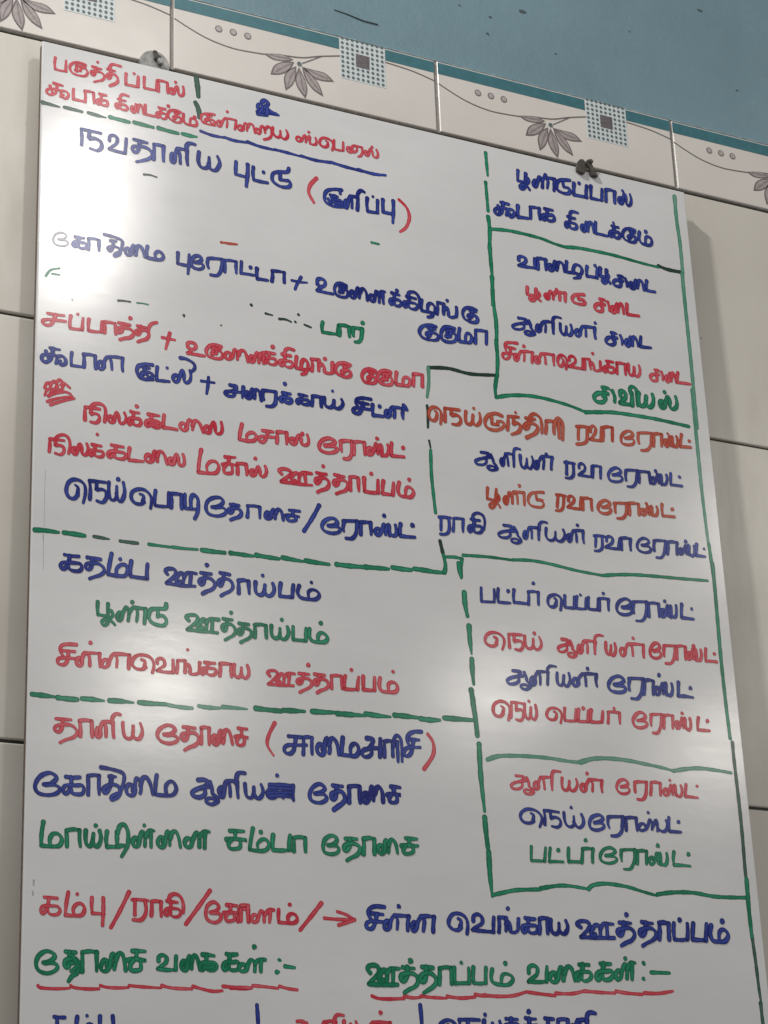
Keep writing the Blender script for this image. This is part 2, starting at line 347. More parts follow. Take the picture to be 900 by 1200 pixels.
STROKES = """word|r|a|274:-3562,-266 -3567,-318 -3562,-373 -3562,-373 -3517,-376 -3474,-372 -3474,-372 -3473,-320 -3473,-271;271:-3308,-269 -3359,-262 -3407,-273 -3441,-318 -3422,-368 -3367,-382 -3310,-372 -3292,-332 -3313,-305 -3350,-314;301:-3384,-348 -3386,-295 -3386,-295 -3308,-292;265:-3347,-293 -3351,-340;264:-3396,-339 -3348,-339;302:-3253,-269 -3214,-274 -3176,-274;287:-3224,-269 -3227,-307 -3234,-339 -3249,-349 -3264,-338 -3259,-318 -3235,-308 -3191,-304 -3156,-320 -3153,-354 -3171,-377 -3207,-394 -3237,-410;305:-3209,-217 -3208,-222;273:-3125,-261 -3094,-260 -3062,-262;301:-3097,-265 -3098,-301 -3102,-334 -3117,-349 -3127,-337 -3126,-313 -3107,-302 -3066,-295 -3041,-318 -3037,-353 -3055,-377 -3079,-395 -3105,-412;299:-3110,-257 -3100,-220 -3074,-202 -3013,-205;316:-2967,-263 -2970,-310 -2968,-364 -2968,-364 -2917,-363 -2866,-361 -2866,-361 -2865,-311 -2863,-263;310:-2899,-244 -2899,-249;281:-2811,-254 -2813,-302 -2813,-356 -2813,-356 -2759,-357 -2708,-354 -2708,-354 -2706,-305 -2704,-258;287:-2690,-359 -2688,-305 -2692,-257 -2692,-257 -2650,-251 -2612,-256 -2612,-256 -2611,-308 -2608,-355;284:-2559,-332 -2559,-306 -2581,-305 -2593,-331 -2580,-354 -2555,-344 -2545,-304 -2527,-267 -2518,-294 -2516,-333 -2499,-354 -2476,-337 -2470,-300 -2475,-258;317:-2540,-233 -2542,-239
word|r|b|300:-3572,-507 -3496,-511;271:-3538,-510 -3549,-554 -3555,-593 -3595,-620 -3627,-606 -3619,-576 -3579,-561 -3519,-562 -3510,-590 -3513,-618;275:-3511,-563 -3472,-557 -3448,-575 -3453,-606 -3477,-626 -3501,-614 -3487,-593;299:-3601,-539 -3582,-591;300:-3407,-519 -3409,-569 -3406,-615 -3406,-615 -3364,-613 -3320,-615;301:-3309,-613 -3307,-563 -3313,-514 -3313,-514 -3276,-508 -3241,-511 -3241,-511 -3237,-566 -3235,-610;310:-3192,-509 -3167,-510 -3134,-511;291:-3174,-513 -3176,-551 -3187,-593 -3201,-610 -3212,-593 -3204,-569 -3184,-559 -3155,-560 -3129,-560 -3120,-581 -3130,-605 -3159,-609 -3175,-600 -3175,-581
word|r|b|276:-3035,-518 -3007,-522 -2971,-520;286:-3015,-519 -3017,-554 -3027,-590 -3042,-605 -3055,-588 -3048,-566 -3027,-561 -2993,-559 -2966,-563 -2953,-581 -2966,-604 -2995,-607 -3015,-599 -3015,-582;286:-3018,-517 -3013,-483 -2990,-465 -2945,-469;287:-2895,-586 -2896,-566 -2911,-556 -2922,-578 -2917,-603 -2902,-610 -2889,-591 -2885,-556 -2881,-527 -2869,-542 -2866,-577 -2868,-598;271:-2862,-562 -2853,-529 -2840,-526 -2826,-552 -2817,-605;302:-2803,-516 -2804,-561 -2800,-601 -2800,-601 -2759,-603 -2713,-602;290:-2689,-510 -2665,-513 -2630,-513;296:-2669,-513 -2670,-550 -2683,-589 -2697,-606 -2706,-588 -2699,-565 -2682,-555 -2655,-556 -2627,-558 -2619,-580 -2630,-602 -2652,-607 -2669,-598 -2673,-580;314:-2604,-475 -2605,-480;287:-2499,-508 -2538,-500 -2586,-514 -2609,-555 -2588,-596 -2551,-609;277:-2553,-525 -2509,-526;278:-2536,-527 -2539,-559 -2551,-586 -2564,-577 -2551,-560 -2512,-557 -2494,-575 -2499,-602 -2530,-614 -2558,-612;285:-2473,-517 -2475,-570 -2458,-603 -2415,-608 -2370,-604 -2356,-577 -2368,-550 -2400,-540 -2414,-558 -2416,-595;318:-2376,-526 -2379,-531
word|b|c|344:-3334,-1016 -3332,-946 -3339,-872 -3339,-872 -3269,-871 -3176,-871;396:-3271,-870 -3273,-942 -3267,-940 -3221,-931 -3176,-949 -3168,-998 -3200,-1036 -3261,-1031;344:-3104,-922 -3099,-882 -3069,-864 -3038,-883 -3046,-935 -3082,-973 -3106,-998 -3106,-998 -3037,-1005 -2972,-1004 -2972,-1004 -2966,-936 -2963,-869;379:-2900,-860 -2843,-863 -2785,-866;361:-2850,-867 -2853,-921 -2868,-964 -2890,-979 -2908,-962 -2904,-930 -2868,-916 -2802,-910 -2753,-935 -2745,-979 -2778,-1014 -2829,-1040 -2876,-1061;369:-2732,-1004 -2727,-929 -2727,-866 -2727,-866 -2686,-861 -2646,-864 -2646,-864 -2648,-937 -2647,-1002;365:-2555,-959 -2556,-927 -2570,-911 -2583,-946 -2580,-989 -2563,-994 -2551,-972 -2546,-914 -2531,-864 -2510,-894 -2503,-990;368:-2530,-856 -2491,-852 -2442,-851 -2442,-851 -2446,-931 -2440,-988;404:-2446,-876 -2450,-825 -2434,-788 -2403,-780 -2373,-783;393:-2341,-844 -2348,-923 -2332,-973 -2294,-985 -2258,-953 -2253,-874;381:-2260,-938 -2239,-981 -2200,-984 -2173,-948 -2160,-899 -2180,-847
word|b|c|364:-2016,-858 -2020,-918 -2022,-977 -2022,-977 -1975,-980 -1910,-983;407:-1913,-861 -1915,-942 -1929,-1069;380:-1863,-873 -1869,-935 -1863,-993 -1863,-993 -1800,-996 -1736,-993;406:-1773,-899 -1773,-906;366:-1544,-812 -1560,-850 -1635,-866 -1685,-892 -1698,-944 -1675,-980 -1614,-1002 -1548,-988 -1532,-951 -1556,-924;374:-1624,-891 -1627,-937 -1627,-937 -1543,-932
word|b|c|367:-1063,-908 -1129,-916 -1197,-944 -1223,-996 -1219,-1049 -1178,-1074 -1121,-1081 -1054,-1068;393:-1081,-917 -1076,-950;386:-1171,-979 -1101,-980;394:-1129,-980 -1141,-1018 -1172,-1058;372:-1148,-1017 -1075,-1011 -1063,-1048 -1127,-1065;383:-1192,-1021 -1173,-1046;378:-1165,-990 -1136,-1042 -1079,-1038;393:-1016,-1037 -1008,-1006 -1023,-995 -1037,-1027 -1037,-1065 -1026,-1071 -1012,-1044 -1005,-999 -983,-946 -971,-975 -973,-1061;405:-983,-950 -947,-945 -915,-946 -915,-946 -918,-1015 -924,-1069;396:-918,-960 -914,-914 -895,-881 -873,-871 -851,-881;368:-826,-931 -833,-990 -828,-1058 -828,-1058 -781,-1057 -736,-1053 -736,-1053 -733,-991 -729,-931;411:-773,-905 -767,-908;398:-679,-914 -682,-971 -681,-1034 -681,-1034 -642,-1034 -578,-1033;388:-581,-904 -583,-990 -595,-1119
word|r|d|243:-2200,-458 -2250,-460 -2306,-480 -2320,-520 -2302,-557 -2259,-563 -2195,-561;255:-2269,-482 -2224,-481;265:-2253,-484 -2261,-518 -2285,-543 -2274,-516 -2227,-511 -2198,-524 -2212,-554;244:-2290,-554 -2273,-522 -2244,-529 -2225,-553;254:-2147,-534 -2143,-514 -2159,-504 -2180,-527 -2175,-555 -2158,-559 -2144,-544 -2131,-508 -2109,-470 -2088,-492 -2094,-551;262:-2108,-470 -2061,-463 -2009,-465 -2009,-465 -2016,-516 -2022,-554;279:-2086,-399 -2088,-405;246:-1958,-531 -1956,-509 -1975,-502 -1995,-523 -1991,-546 -1968,-551 -1944,-535 -1940,-496 -1927,-469 -1910,-481 -1913,-518 -1914,-541;280:-1906,-504 -1890,-469 -1867,-468 -1851,-493 -1843,-545;270:-1799,-519 -1811,-498 -1830,-504 -1834,-529 -1808,-545 -1792,-520 -1788,-478 -1769,-460 -1755,-486 -1751,-522;281:-1749,-488 -1722,-453 -1694,-476 -1694,-533 -1718,-567 -1763,-588;289:-1679,-451 -1680,-496 -1662,-529 -1635,-537 -1614,-517 -1612,-468;292:-1613,-507 -1596,-534 -1570,-538 -1548,-513 -1544,-479 -1558,-449
word|r|d|263:-1426,-510 -1432,-488 -1454,-487 -1469,-510 -1455,-529 -1424,-521 -1407,-491 -1386,-455 -1373,-483 -1382,-522;265:-1375,-498 -1343,-455 -1343,-511 -1343,-530;253:-1346,-515 -1324,-530 -1288,-520 -1282,-484 -1290,-457;291:-1351,-418 -1345,-417;275:-1180,-502 -1175,-473 -1198,-463;284:-1177,-509 -1200,-526 -1233,-524 -1253,-500 -1244,-463 -1214,-439 -1168,-440 -1135,-462 -1127,-497 -1139,-543;261:-1118,-439 -1119,-480 -1116,-525 -1116,-525 -1075,-527 -1034,-521 -1034,-521 -1034,-483 -1032,-438;279:-964,-497 -969,-476 -990,-480 -1000,-508 -977,-524 -953,-506 -948,-464 -924,-446 -904,-463 -911,-497 -941,-516;262:-925,-447 -855,-447 -855,-447 -854,-496 -870,-532 -896,-547;270:-802,-498 -806,-477 -823,-476 -833,-497 -820,-517 -799,-511 -789,-475 -775,-441 -760,-465 -755,-500 -740,-518 -712,-506 -707,-469 -720,-436;300:-761,-420 -760,-425
word|g|e|189:-3510,-1895 -3467,-1884 -3442,-1856 -3454,-1838 -3488,-1832 -3530,-1856 -3549,-1904 -3536,-1940 -3490,-1949 -3445,-1936 -3428,-1909 -3452,-1895 -3494,-1897
word|b|e|345:-3373,-1845 -3341,-1847 -3302,-1842;350:-3345,-1844 -3349,-1880 -3362,-1919 -3377,-1934 -3392,-1920 -3380,-1893 -3358,-1886 -3323,-1885 -3291,-1885 -3279,-1907 -3293,-1928 -3325,-1936 -3345,-1926 -3345,-1909;339:-3268,-1932 -3263,-1881 -3267,-1839 -3267,-1839 -3223,-1830 -3181,-1835 -3181,-1835 -3181,-1884 -3179,-1927;337:-3088,-1818 -3041,-1815;312:-3063,-1820 -3066,-1860 -3076,-1897 -3097,-1913 -3109,-1892 -3086,-1872 -3050,-1863 -3017,-1873 -3005,-1897 -3016,-1927 -3055,-1951 -3054,-1931 -3025,-1906;323:-3139,-1774 -3069,-1778 -2995,-1797 -2990,-1835 -3000,-1890;347:-2927,-1888 -2929,-1862 -2948,-1856 -2967,-1879 -2957,-1907 -2937,-1915 -2913,-1893 -2910,-1852 -2899,-1817 -2880,-1832 -2877,-1874 -2879,-1902;368:-2876,-1862 -2863,-1820 -2840,-1816 -2821,-1845 -2806,-1906;354:-2782,-1804 -2789,-1855 -2783,-1905 -2783,-1905 -2718,-1905 -2669,-1899 -2648,-1867 -2666,-1837 -2693,-1830 -2718,-1858 -2714,-1898
word|b|e|373:-2526,-1807 -2528,-1856 -2529,-1903 -2529,-1903 -2487,-1906 -2426,-1905;339:-2431,-1804 -2433,-1874 -2443,-1978;379:-2382,-1863 -2345,-1849 -2325,-1825 -2339,-1803 -2366,-1800 -2399,-1825 -2415,-1869 -2401,-1908 -2359,-1919 -2322,-1906 -2310,-1880 -2330,-1862 -2372,-1867;352:-2273,-1807 -2235,-1796 -2149,-1787 -2149,-1787 -2154,-1855 -2167,-1905 -2197,-1943 -2250,-1947;355:-2270,-1804 -2278,-1851 -2267,-1890;333:-2129,-1897 -2125,-1841 -2127,-1791 -2127,-1791 -2076,-1783 -2029,-1784 -2029,-1784 -2031,-1837 -2029,-1889;335:-1983,-1773 -1986,-1828 -1991,-1880 -1991,-1880 -1930,-1876 -1873,-1875;380:-1904,-1808 -1905,-1815
word|b|e|371:-1849,-1808 -1852,-1855 -1847,-1900 -1847,-1900 -1804,-1899 -1757,-1897;356:-1720,-1897 -1712,-1846 -1716,-1803 -1716,-1803 -1660,-1795 -1609,-1795 -1609,-1795 -1611,-1846 -1611,-1888
word|b|f|372:-1315,-1845 -1313,-1802 -1279,-1785 -1245,-1803 -1250,-1839 -1287,-1869 -1321,-1900 -1321,-1900 -1251,-1905 -1177,-1905;381:-1310,-1846 -1290,-1851;347:-1050,-1802 -1093,-1791 -1135,-1803 -1162,-1851 -1149,-1902 -1101,-1917 -1054,-1907 -1041,-1870 -1056,-1841 -1087,-1848;357:-1112,-1880 -1112,-1825 -1112,-1825 -1050,-1819;354:-1085,-1822 -1084,-1873;366:-1123,-1875 -1085,-1876;357:-983,-1879 -982,-1851 -1000,-1840 -1019,-1866 -1017,-1895 -995,-1907 -972,-1884 -961,-1837 -948,-1798 -930,-1819 -933,-1865 -939,-1896;365:-932,-1848 -908,-1804 -888,-1805 -871,-1839 -865,-1903;374:-798,-1877 -805,-1848 -828,-1843 -842,-1870 -829,-1899 -802,-1893 -792,-1847 -778,-1800 -757,-1824 -756,-1900;354:-755,-1834 -739,-1801 -718,-1790 -698,-1790;393:-720,-1795 -721,-1845 -717,-1903
word|b|f|397:-636,-1787 -604,-1790 -565,-1794;375:-611,-1791 -615,-1830 -632,-1876 -648,-1896 -660,-1876 -647,-1849 -627,-1841 -592,-1841 -562,-1845 -551,-1871 -568,-1895 -598,-1900 -618,-1888 -616,-1869;392:-586,-1755 -587,-1762;397:-498,-1794 -463,-1794 -413,-1798;359:-470,-1794 -480,-1833 -496,-1878 -521,-1897 -529,-1878 -520,-1849 -489,-1845 -454,-1842 -413,-1846 -401,-1871 -419,-1896 -459,-1900 -480,-1888 -483,-1868;384:-485,-1794 -474,-1754 -433,-1738 -395,-1756 -377,-1806 -385,-1873;360:-356,-1797 -363,-1850 -362,-1897 -362,-1897 -303,-1901 -275,-1897;347:-307,-1898 -301,-1839 -274,-1812 -243,-1827 -235,-1868 -250,-1903 -287,-1905;374:-256,-1903 -265,-1933 -308,-1948;354:-219,-1902 -209,-1844 -208,-1792 -208,-1792 -143,-1793;395:-147,-1794 -154,-1857 -155,-1892;376:-151,-1850 -120,-1824 -107,-1864 -110,-1900 -71,-1906 -32,-1886;372:-29,-1802 -28,-1851 -37,-1893;401:-114,-1756 -113,-1764;365:166,-1791 115,-1780 56,-1796 28,-1846 46,-1897 96,-1911;375:99,-1807 160,-1810;413:121,-1808 114,-1847 96,-1879 77,-1869 97,-1848 146,-1848 170,-1871 160,-1903 122,-1916 85,-1911
word|b|g|386:-232,-2023 -290,-2020 -361,-2044 -394,-2100 -367,-2147 -311,-2158;385:-311,-2050 -243,-2051;373:-280,-2047 -285,-2086 -307,-2128 -330,-2114 -306,-2090 -248,-2086 -218,-2105 -228,-2140 -269,-2156 -314,-2156;396:-56,-2007 -111,-2001 -159,-2020 -190,-2076 -180,-2132 -123,-2145 -63,-2125 -46,-2080 -69,-2052 -102,-2064;381:-132,-2104 -133,-2040 -133,-2040 -59,-2031;385:-98,-2036 -104,-2093;366:-150,-2096 -103,-2091;372:-10,-1998 -22,-2058 -18,-2118 -18,-2118 39,-2117 81,-2112 102,-2074 90,-2034 64,-2027 43,-2059 41,-2107;375:133,-2105 140,-2046 143,-1985 143,-1985 196,-1977 248,-1977 248,-1977 244,-2041 239,-2098
word|n|h|377:-1278,-2180 -1287,-2221 -1284,-2271 -1284,-2271 -1218,-2269 -1149,-2266 -1149,-2266 -1144,-2225 -1137,-2181;426:-1133,-2270 -1129,-2221 -1130,-2179 -1130,-2179 -1081,-2173 -1041,-2180 -1041,-2180 -1043,-2226 -1041,-2267;415:-1009,-2183 -985,-2177 -924,-2174 -924,-2174 -930,-2228 -938,-2271 -960,-2299 -994,-2305;431:-1004,-2182 -1009,-2220 -1005,-2253;430:-915,-2117 -921,-2123
word|r|i|305:-3583,-2546 -3515,-2545 -3452,-2541;319:-3518,-2544 -3530,-2584 -3546,-2625 -3574,-2646 -3611,-2641 -3619,-2615 -3584,-2599 -3532,-2593 -3437,-2587;327:-3399,-2533 -3406,-2581 -3403,-2637 -3403,-2637 -3354,-2637 -3306,-2631 -3306,-2631 -3305,-2584 -3301,-2532;331:-3342,-2509 -3339,-2513;313:-3254,-2533 -3259,-2578 -3257,-2630 -3257,-2630 -3205,-2630 -3155,-2622 -3155,-2622 -3153,-2576 -3149,-2532;304:-3129,-2625 -3125,-2579 -3129,-2532 -3129,-2532 -3085,-2528 -3044,-2528 -3044,-2528 -3043,-2577 -3038,-2621;330:-3017,-2518 -2973,-2518 -2924,-2520;339:-2982,-2521 -2986,-2559 -2993,-2589 -3017,-2602 -3032,-2591 -3027,-2568 -2996,-2556 -2939,-2550 -2901,-2568 -2897,-2599 -2924,-2627 -2968,-2642 -3004,-2659;340:-2920,-2459 -2925,-2464;310:-2864,-2515 -2831,-2516 -2789,-2516;341:-2835,-2512 -2837,-2549 -2848,-2578 -2864,-2591 -2879,-2583 -2871,-2561 -2845,-2548 -2801,-2541 -2772,-2560 -2773,-2590 -2795,-2618 -2828,-2633 -2861,-2652;300:-2773,-2546 -2767,-2506 -2745,-2474 -2703,-2455
word|r|i|348:-2447,-2623 -2450,-2588 -2419,-2574 -2384,-2585 -2385,-2617 -2418,-2642 -2451,-2672 -2451,-2672 -2380,-2672 -2310,-2672;317:-2446,-2622 -2424,-2628;331:-2168,-2565 -2217,-2558 -2261,-2571 -2294,-2620 -2280,-2664 -2227,-2677 -2170,-2668 -2158,-2630 -2177,-2606 -2209,-2611;355:-2243,-2643 -2240,-2590 -2240,-2590 -2171,-2584;322:-2209,-2590 -2208,-2636;316:-2255,-2639 -2212,-2639;314:-2092,-2638 -2086,-2610 -2117,-2604 -2136,-2628 -2133,-2657 -2103,-2662 -2072,-2640 -2064,-2600 -2052,-2567 -2030,-2585 -2032,-2622 -2032,-2651;359:-2025,-2612 -2004,-2573 -1974,-2566 -1955,-2598 -1943,-2656;324:-1893,-2628 -1894,-2601 -1914,-2597 -1928,-2626 -1920,-2653 -1895,-2644 -1880,-2601 -1863,-2557 -1847,-2580 -1849,-2647;360:-1844,-2593 -1826,-2562 -1804,-2552 -1786,-2552;364:-1804,-2552 -1809,-2600 -1811,-2649
word|r|i|349:-1784,-2545 -1747,-2545 -1708,-2543;338:-1760,-2543 -1764,-2583 -1783,-2624 -1803,-2641 -1813,-2626 -1804,-2600 -1778,-2589 -1741,-2588 -1707,-2589 -1697,-2614 -1710,-2638 -1745,-2643 -1768,-2634 -1766,-2614;363:-1724,-2484 -1730,-2488;366:-1647,-2534 -1610,-2538 -1571,-2536;342:-1623,-2539 -1623,-2579 -1636,-2621 -1657,-2637 -1669,-2623 -1661,-2595 -1638,-2588 -1598,-2586 -1564,-2588 -1554,-2612 -1567,-2633 -1599,-2642 -1622,-2630 -1624,-2613;340:-1624,-2539 -1619,-2500 -1591,-2474 -1540,-2480;372:-1520,-2534 -1527,-2588 -1527,-2635 -1527,-2635 -1472,-2636 -1451,-2634;366:-1485,-2631 -1476,-2575 -1456,-2548 -1427,-2561 -1421,-2599 -1430,-2636 -1466,-2637;350:-1436,-2636 -1446,-2666 -1481,-2682;355:-1390,-2632 -1381,-2580 -1392,-2531 -1392,-2531 -1324,-2527;366:-1323,-2528 -1327,-2588 -1328,-2623;331:-1320,-2578 -1294,-2556 -1275,-2596 -1281,-2625 -1235,-2631 -1194,-2614;367:-1203,-2531 -1208,-2578 -1212,-2619;372:-1266,-2506 -1274,-2509;354:-1042,-2521 -1090,-2513 -1149,-2529 -1180,-2579 -1159,-2622 -1110,-2633;336:-1109,-2541 -1053,-2539;368:-1090,-2544 -1092,-2575 -1116,-2607 -1129,-2599 -1110,-2581 -1062,-2575 -1042,-2597 -1053,-2624 -1088,-2638 -1121,-2636
word|r|i|383:-817,-2534 -863,-2526 -913,-2547 -943,-2597 -928,-2643 -885,-2655;365:-875,-2557 -824,-2551;345:-854,-2551 -861,-2591 -881,-2627 -893,-2617 -878,-2594 -836,-2589 -819,-2610 -827,-2640 -858,-2654 -888,-2651;361:-677,-2522 -723,-2514 -770,-2531 -801,-2583 -783,-2631 -737,-2644 -680,-2631 -669,-2588 -683,-2564 -715,-2570;368:-751,-2607 -748,-2549 -748,-2549 -682,-2540;377:-712,-2546 -717,-2597;375:-763,-2600 -719,-2594;362:-626,-2513 -635,-2570 -634,-2622 -634,-2622 -572,-2620 -525,-2616 -504,-2580 -515,-2547 -546,-2543 -568,-2568 -570,-2613;370:-475,-2607 -472,-2550 -471,-2502 -471,-2502 -428,-2493 -388,-2496 -388,-2496 -391,-2550 -393,-2599
word|b|j|333:-3558,-2832 -3481,-2834;358:-3533,-2833 -3540,-2881 -3550,-2924 -3588,-2956 -3620,-2939 -3613,-2904 -3577,-2889 -3510,-2890 -3502,-2923 -3509,-2952;357:-3498,-2893 -3461,-2883 -3437,-2904 -3434,-2938 -3465,-2959 -3485,-2948 -3473,-2925;354:-3589,-2864 -3568,-2926;317:-3386,-2839 -3391,-2893 -3389,-2946 -3389,-2946 -3346,-2946 -3302,-2944;363:-3289,-2943 -3288,-2889 -3292,-2838 -3292,-2838 -3245,-2830 -3202,-2834 -3202,-2834 -3200,-2891 -3196,-2940;351:-3137,-2906 -3138,-2879 -3156,-2870 -3178,-2895 -3171,-2930 -3152,-2934 -3130,-2913 -3128,-2869 -3105,-2826 -3076,-2848 -3067,-2925;337:-3095,-2822 -3038,-2813 -2981,-2812 -2981,-2812 -2985,-2880 -2980,-2923
word|b|j|369:-2739,-2827 -2797,-2831 -2854,-2858 -2866,-2908 -2843,-2951 -2796,-2958 -2735,-2950;355:-2816,-2864 -2765,-2859;353:-2800,-2863 -2808,-2904 -2832,-2933 -2823,-2906 -2773,-2894 -2736,-2909 -2754,-2943;371:-2835,-2947 -2822,-2909 -2786,-2917 -2765,-2944;344:-2701,-2836 -2706,-2897 -2706,-2950 -2706,-2950 -2654,-2947 -2602,-2943;371:-2620,-2830 -2617,-2835;350:-2529,-2905 -2535,-2879 -2558,-2881 -2572,-2909 -2558,-2938 -2530,-2924 -2513,-2873 -2493,-2829 -2480,-2861 -2481,-2908 -2465,-2930 -2434,-2909 -2424,-2860 -2433,-2817;344:-2511,-2725 -2459,-2726 -2401,-2753 -2393,-2795 -2430,-2839
word|b|j|379:-2100,-2884 -2072,-2886 -2044,-2886 -2055,-2916 -2080,-2933 -2125,-2946 -2142,-2963 -2121,-2979 -2079,-2978 -2059,-2958 -2061,-2933;350:-2078,-2938 -1990,-2929;352:-1985,-2882 -1990,-2928 -1995,-2977;382:-1935,-2948 -1931,-2926 -1953,-2919 -1972,-2941 -1963,-2967 -1941,-2973 -1923,-2954 -1918,-2915 -1909,-2883 -1891,-2903 -1889,-2941 -1893,-2963;389:-1897,-2928 -1884,-2891 -1860,-2887 -1843,-2914 -1834,-2973;380:-1820,-2886 -1790,-2879 -1707,-2876 -1707,-2876 -1709,-2935 -1716,-2977 -1744,-3007 -1791,-3013;353:-1819,-2885 -1822,-2924 -1813,-2961
word|b|j|400:-1650,-2875 -1621,-2874 -1582,-2872;400:-1626,-2876 -1633,-2906 -1648,-2938 -1663,-2954 -1672,-2940 -1663,-2918 -1641,-2912 -1613,-2911 -1580,-2912 -1571,-2928 -1585,-2949 -1615,-2953 -1631,-2944 -1632,-2930;392:-1628,-2790 -1628,-2795;358:-1508,-2865 -1475,-2865 -1434,-2865;358:-1482,-2866 -1486,-2896 -1500,-2928 -1521,-2944 -1528,-2932 -1519,-2911 -1498,-2904 -1461,-2902 -1429,-2900 -1420,-2920 -1432,-2938 -1467,-2943 -1484,-2936 -1487,-2921;398:-1398,-2940 -1392,-2900 -1390,-2859 -1390,-2859 -1351,-2853 -1311,-2857 -1311,-2857 -1316,-2901 -1315,-2939;377:-1287,-2852 -1286,-2896 -1273,-2924 -1243,-2933 -1211,-2913 -1201,-2863;395:-1209,-2901 -1192,-2926 -1162,-2929 -1134,-2905 -1122,-2872 -1135,-2841;402:-1211,-2783 -1207,-2786
word|b|j|370:-869,-2797 -942,-2798 -995,-2817 -1008,-2853 -982,-2887;373:-979,-2845 -894,-2844;414:-941,-2845 -952,-2884 -969,-2923 -994,-2944 -1032,-2936 -1026,-2907 -984,-2892 -881,-2890;405:-857,-2842 -861,-2889 -856,-2934 -856,-2934 -811,-2932 -765,-2931;410:-793,-2845 -796,-2851;392:-713,-2904 -708,-2880 -727,-2872 -746,-2897 -741,-2924 -728,-2929 -707,-2912 -701,-2876 -681,-2835 -659,-2858 -665,-2922;381:-674,-2836 -628,-2829 -582,-2831 -582,-2831 -589,-2882 -585,-2921;399:-577,-2838 -576,-2800 -576,-2800 -558,-2811 -545,-2837
word|r|k|248:-3592,-3170 -3579,-3129 -3545,-3119 -3552,-3163 -3576,-3186 -3592,-3231;273:-3552,-3136 -3518,-3099 -3498,-3123 -3517,-3174 -3554,-3203;263:-3508,-3114 -3473,-3081 -3448,-3122 -3478,-3182 -3504,-3174 -3492,-3133;267:-3467,-3122 -3444,-3103 -3396,-3136;271:-3563,-3230 -3507,-3199 -3440,-3175 -3389,-3184;262:-3571,-3277 -3494,-3240 -3377,-3202;244:-3546,-3300 -3467,-3260 -3359,-3216;256:-3541,-3178 -3501,-3159 -3448,-3167
word|r|k|346:-3276,-3378 -3277,-3326 -3276,-3273 -3276,-3273 -3226,-3270 -3160,-3270;312:-3229,-3276 -3233,-3322 -3236,-3325 -3197,-3312 -3166,-3324 -3165,-3361 -3192,-3389 -3234,-3385;336:-3234,-3271 -3209,-3239 -3164,-3226 -3125,-3243 -3114,-3296 -3122,-3368;332:-3055,-3340 -3064,-3316 -3081,-3315 -3095,-3341 -3076,-3364 -3051,-3356 -3041,-3315 -3025,-3273 -3010,-3301 -3006,-3342 -2990,-3362 -2961,-3344 -2952,-3303 -2966,-3265;309:-2915,-3247 -2883,-3251 -2846,-3249;346:-2893,-3254 -2894,-3292 -2909,-3336 -2923,-3359 -2934,-3339 -2925,-3309 -2905,-3301 -2875,-3299 -2842,-3300 -2832,-3325 -2845,-3352 -2873,-3356 -2893,-3346 -2896,-3327;349:-2867,-3198 -2869,-3203;329:-2775,-3247 -2738,-3246 -2685,-3246;352:-2746,-3251 -2751,-3288 -2763,-3333 -2783,-3349 -2798,-3333 -2788,-3306 -2760,-3297 -2722,-3294 -2686,-3297 -2669,-3317 -2685,-3341 -2722,-3349 -2743,-3339 -2750,-3323;339:-2756,-3318 -2692,-3311;329:-2764,-3336 -2689,-3330;354:-2646,-3232 -2651,-3285 -2650,-3337 -2650,-3337 -2593,-3335 -2540,-3337;333:-2466,-3307 -2472,-3282 -2496,-3274 -2518,-3300 -2506,-3325 -2480,-3333 -2458,-3311 -2454,-3270 -2439,-3235 -2416,-3254 -2411,-3294 -2415,-3318;365:-2414,-3284 -2396,-3242 -2372,-3239 -2349,-3266 -2326,-3327;347:-2274,-3295 -2279,-3268 -2303,-3269 -2314,-3300 -2303,-3322 -2272,-3314 -2262,-3267 -2237,-3224 -2228,-3255 -2225,-3299 -2207,-3319 -2176,-3303 -2168,-3260 -2176,-3214
word|r|l|307:-3548,-3678 -3544,-3629 -3545,-3576 -3545,-3576 -3498,-3574 -3434,-3572;304:-3500,-3575 -3504,-3622 -3505,-3624 -3472,-3616 -3441,-3624 -3435,-3661 -3460,-3690 -3503,-3683;295:-3502,-3570 -3478,-3539 -3434,-3526 -3401,-3548 -3389,-3598 -3399,-3671;333:-3336,-3645 -3341,-3620 -3358,-3620 -3373,-3647 -3356,-3670 -3337,-3660 -3327,-3620 -3312,-3580 -3297,-3605 -3296,-3647 -3278,-3665 -3256,-3650 -3247,-3608 -3260,-3568;327:-3219,-3569 -3187,-3569 -3146,-3571;307:-3194,-3569 -3197,-3607 -3210,-3644 -3226,-3662 -3239,-3648 -3227,-3621 -3208,-3613 -3172,-3613 -3138,-3613 -3128,-3633 -3140,-3656 -3172,-3661 -3194,-3654 -3196,-3637;341:-3179,-3480 -3174,-3482;326:-3067,-3548 -3022,-3550 -2969,-3551;335:-3032,-3552 -3036,-3590 -3058,-3632 -3082,-3653 -3095,-3634 -3082,-3607 -3055,-3597 -3008,-3595 -2965,-3598 -2949,-3617 -2969,-3646 -3013,-3651 -3041,-3643 -3040,-3622;324:-2923,-3551 -2929,-3603 -2927,-3649 -2927,-3649 -2871,-3647 -2812,-3643;352:-2749,-3615 -2753,-3589 -2774,-3580 -2796,-3608 -2787,-3635 -2759,-3640 -2737,-3618 -2732,-3575 -2721,-3541 -2702,-3559 -2700,-3603 -2701,-3626;347:-2703,-3586 -2687,-3544 -2661,-3543 -2640,-3573 -2621,-3634;348:-2574,-3609 -2577,-3584 -2598,-3584 -2608,-3609 -2595,-3633 -2569,-3621 -2562,-3584 -2544,-3541 -2533,-3569 -2529,-3609 -2514,-3632 -2485,-3614 -2483,-3572 -2494,-3534
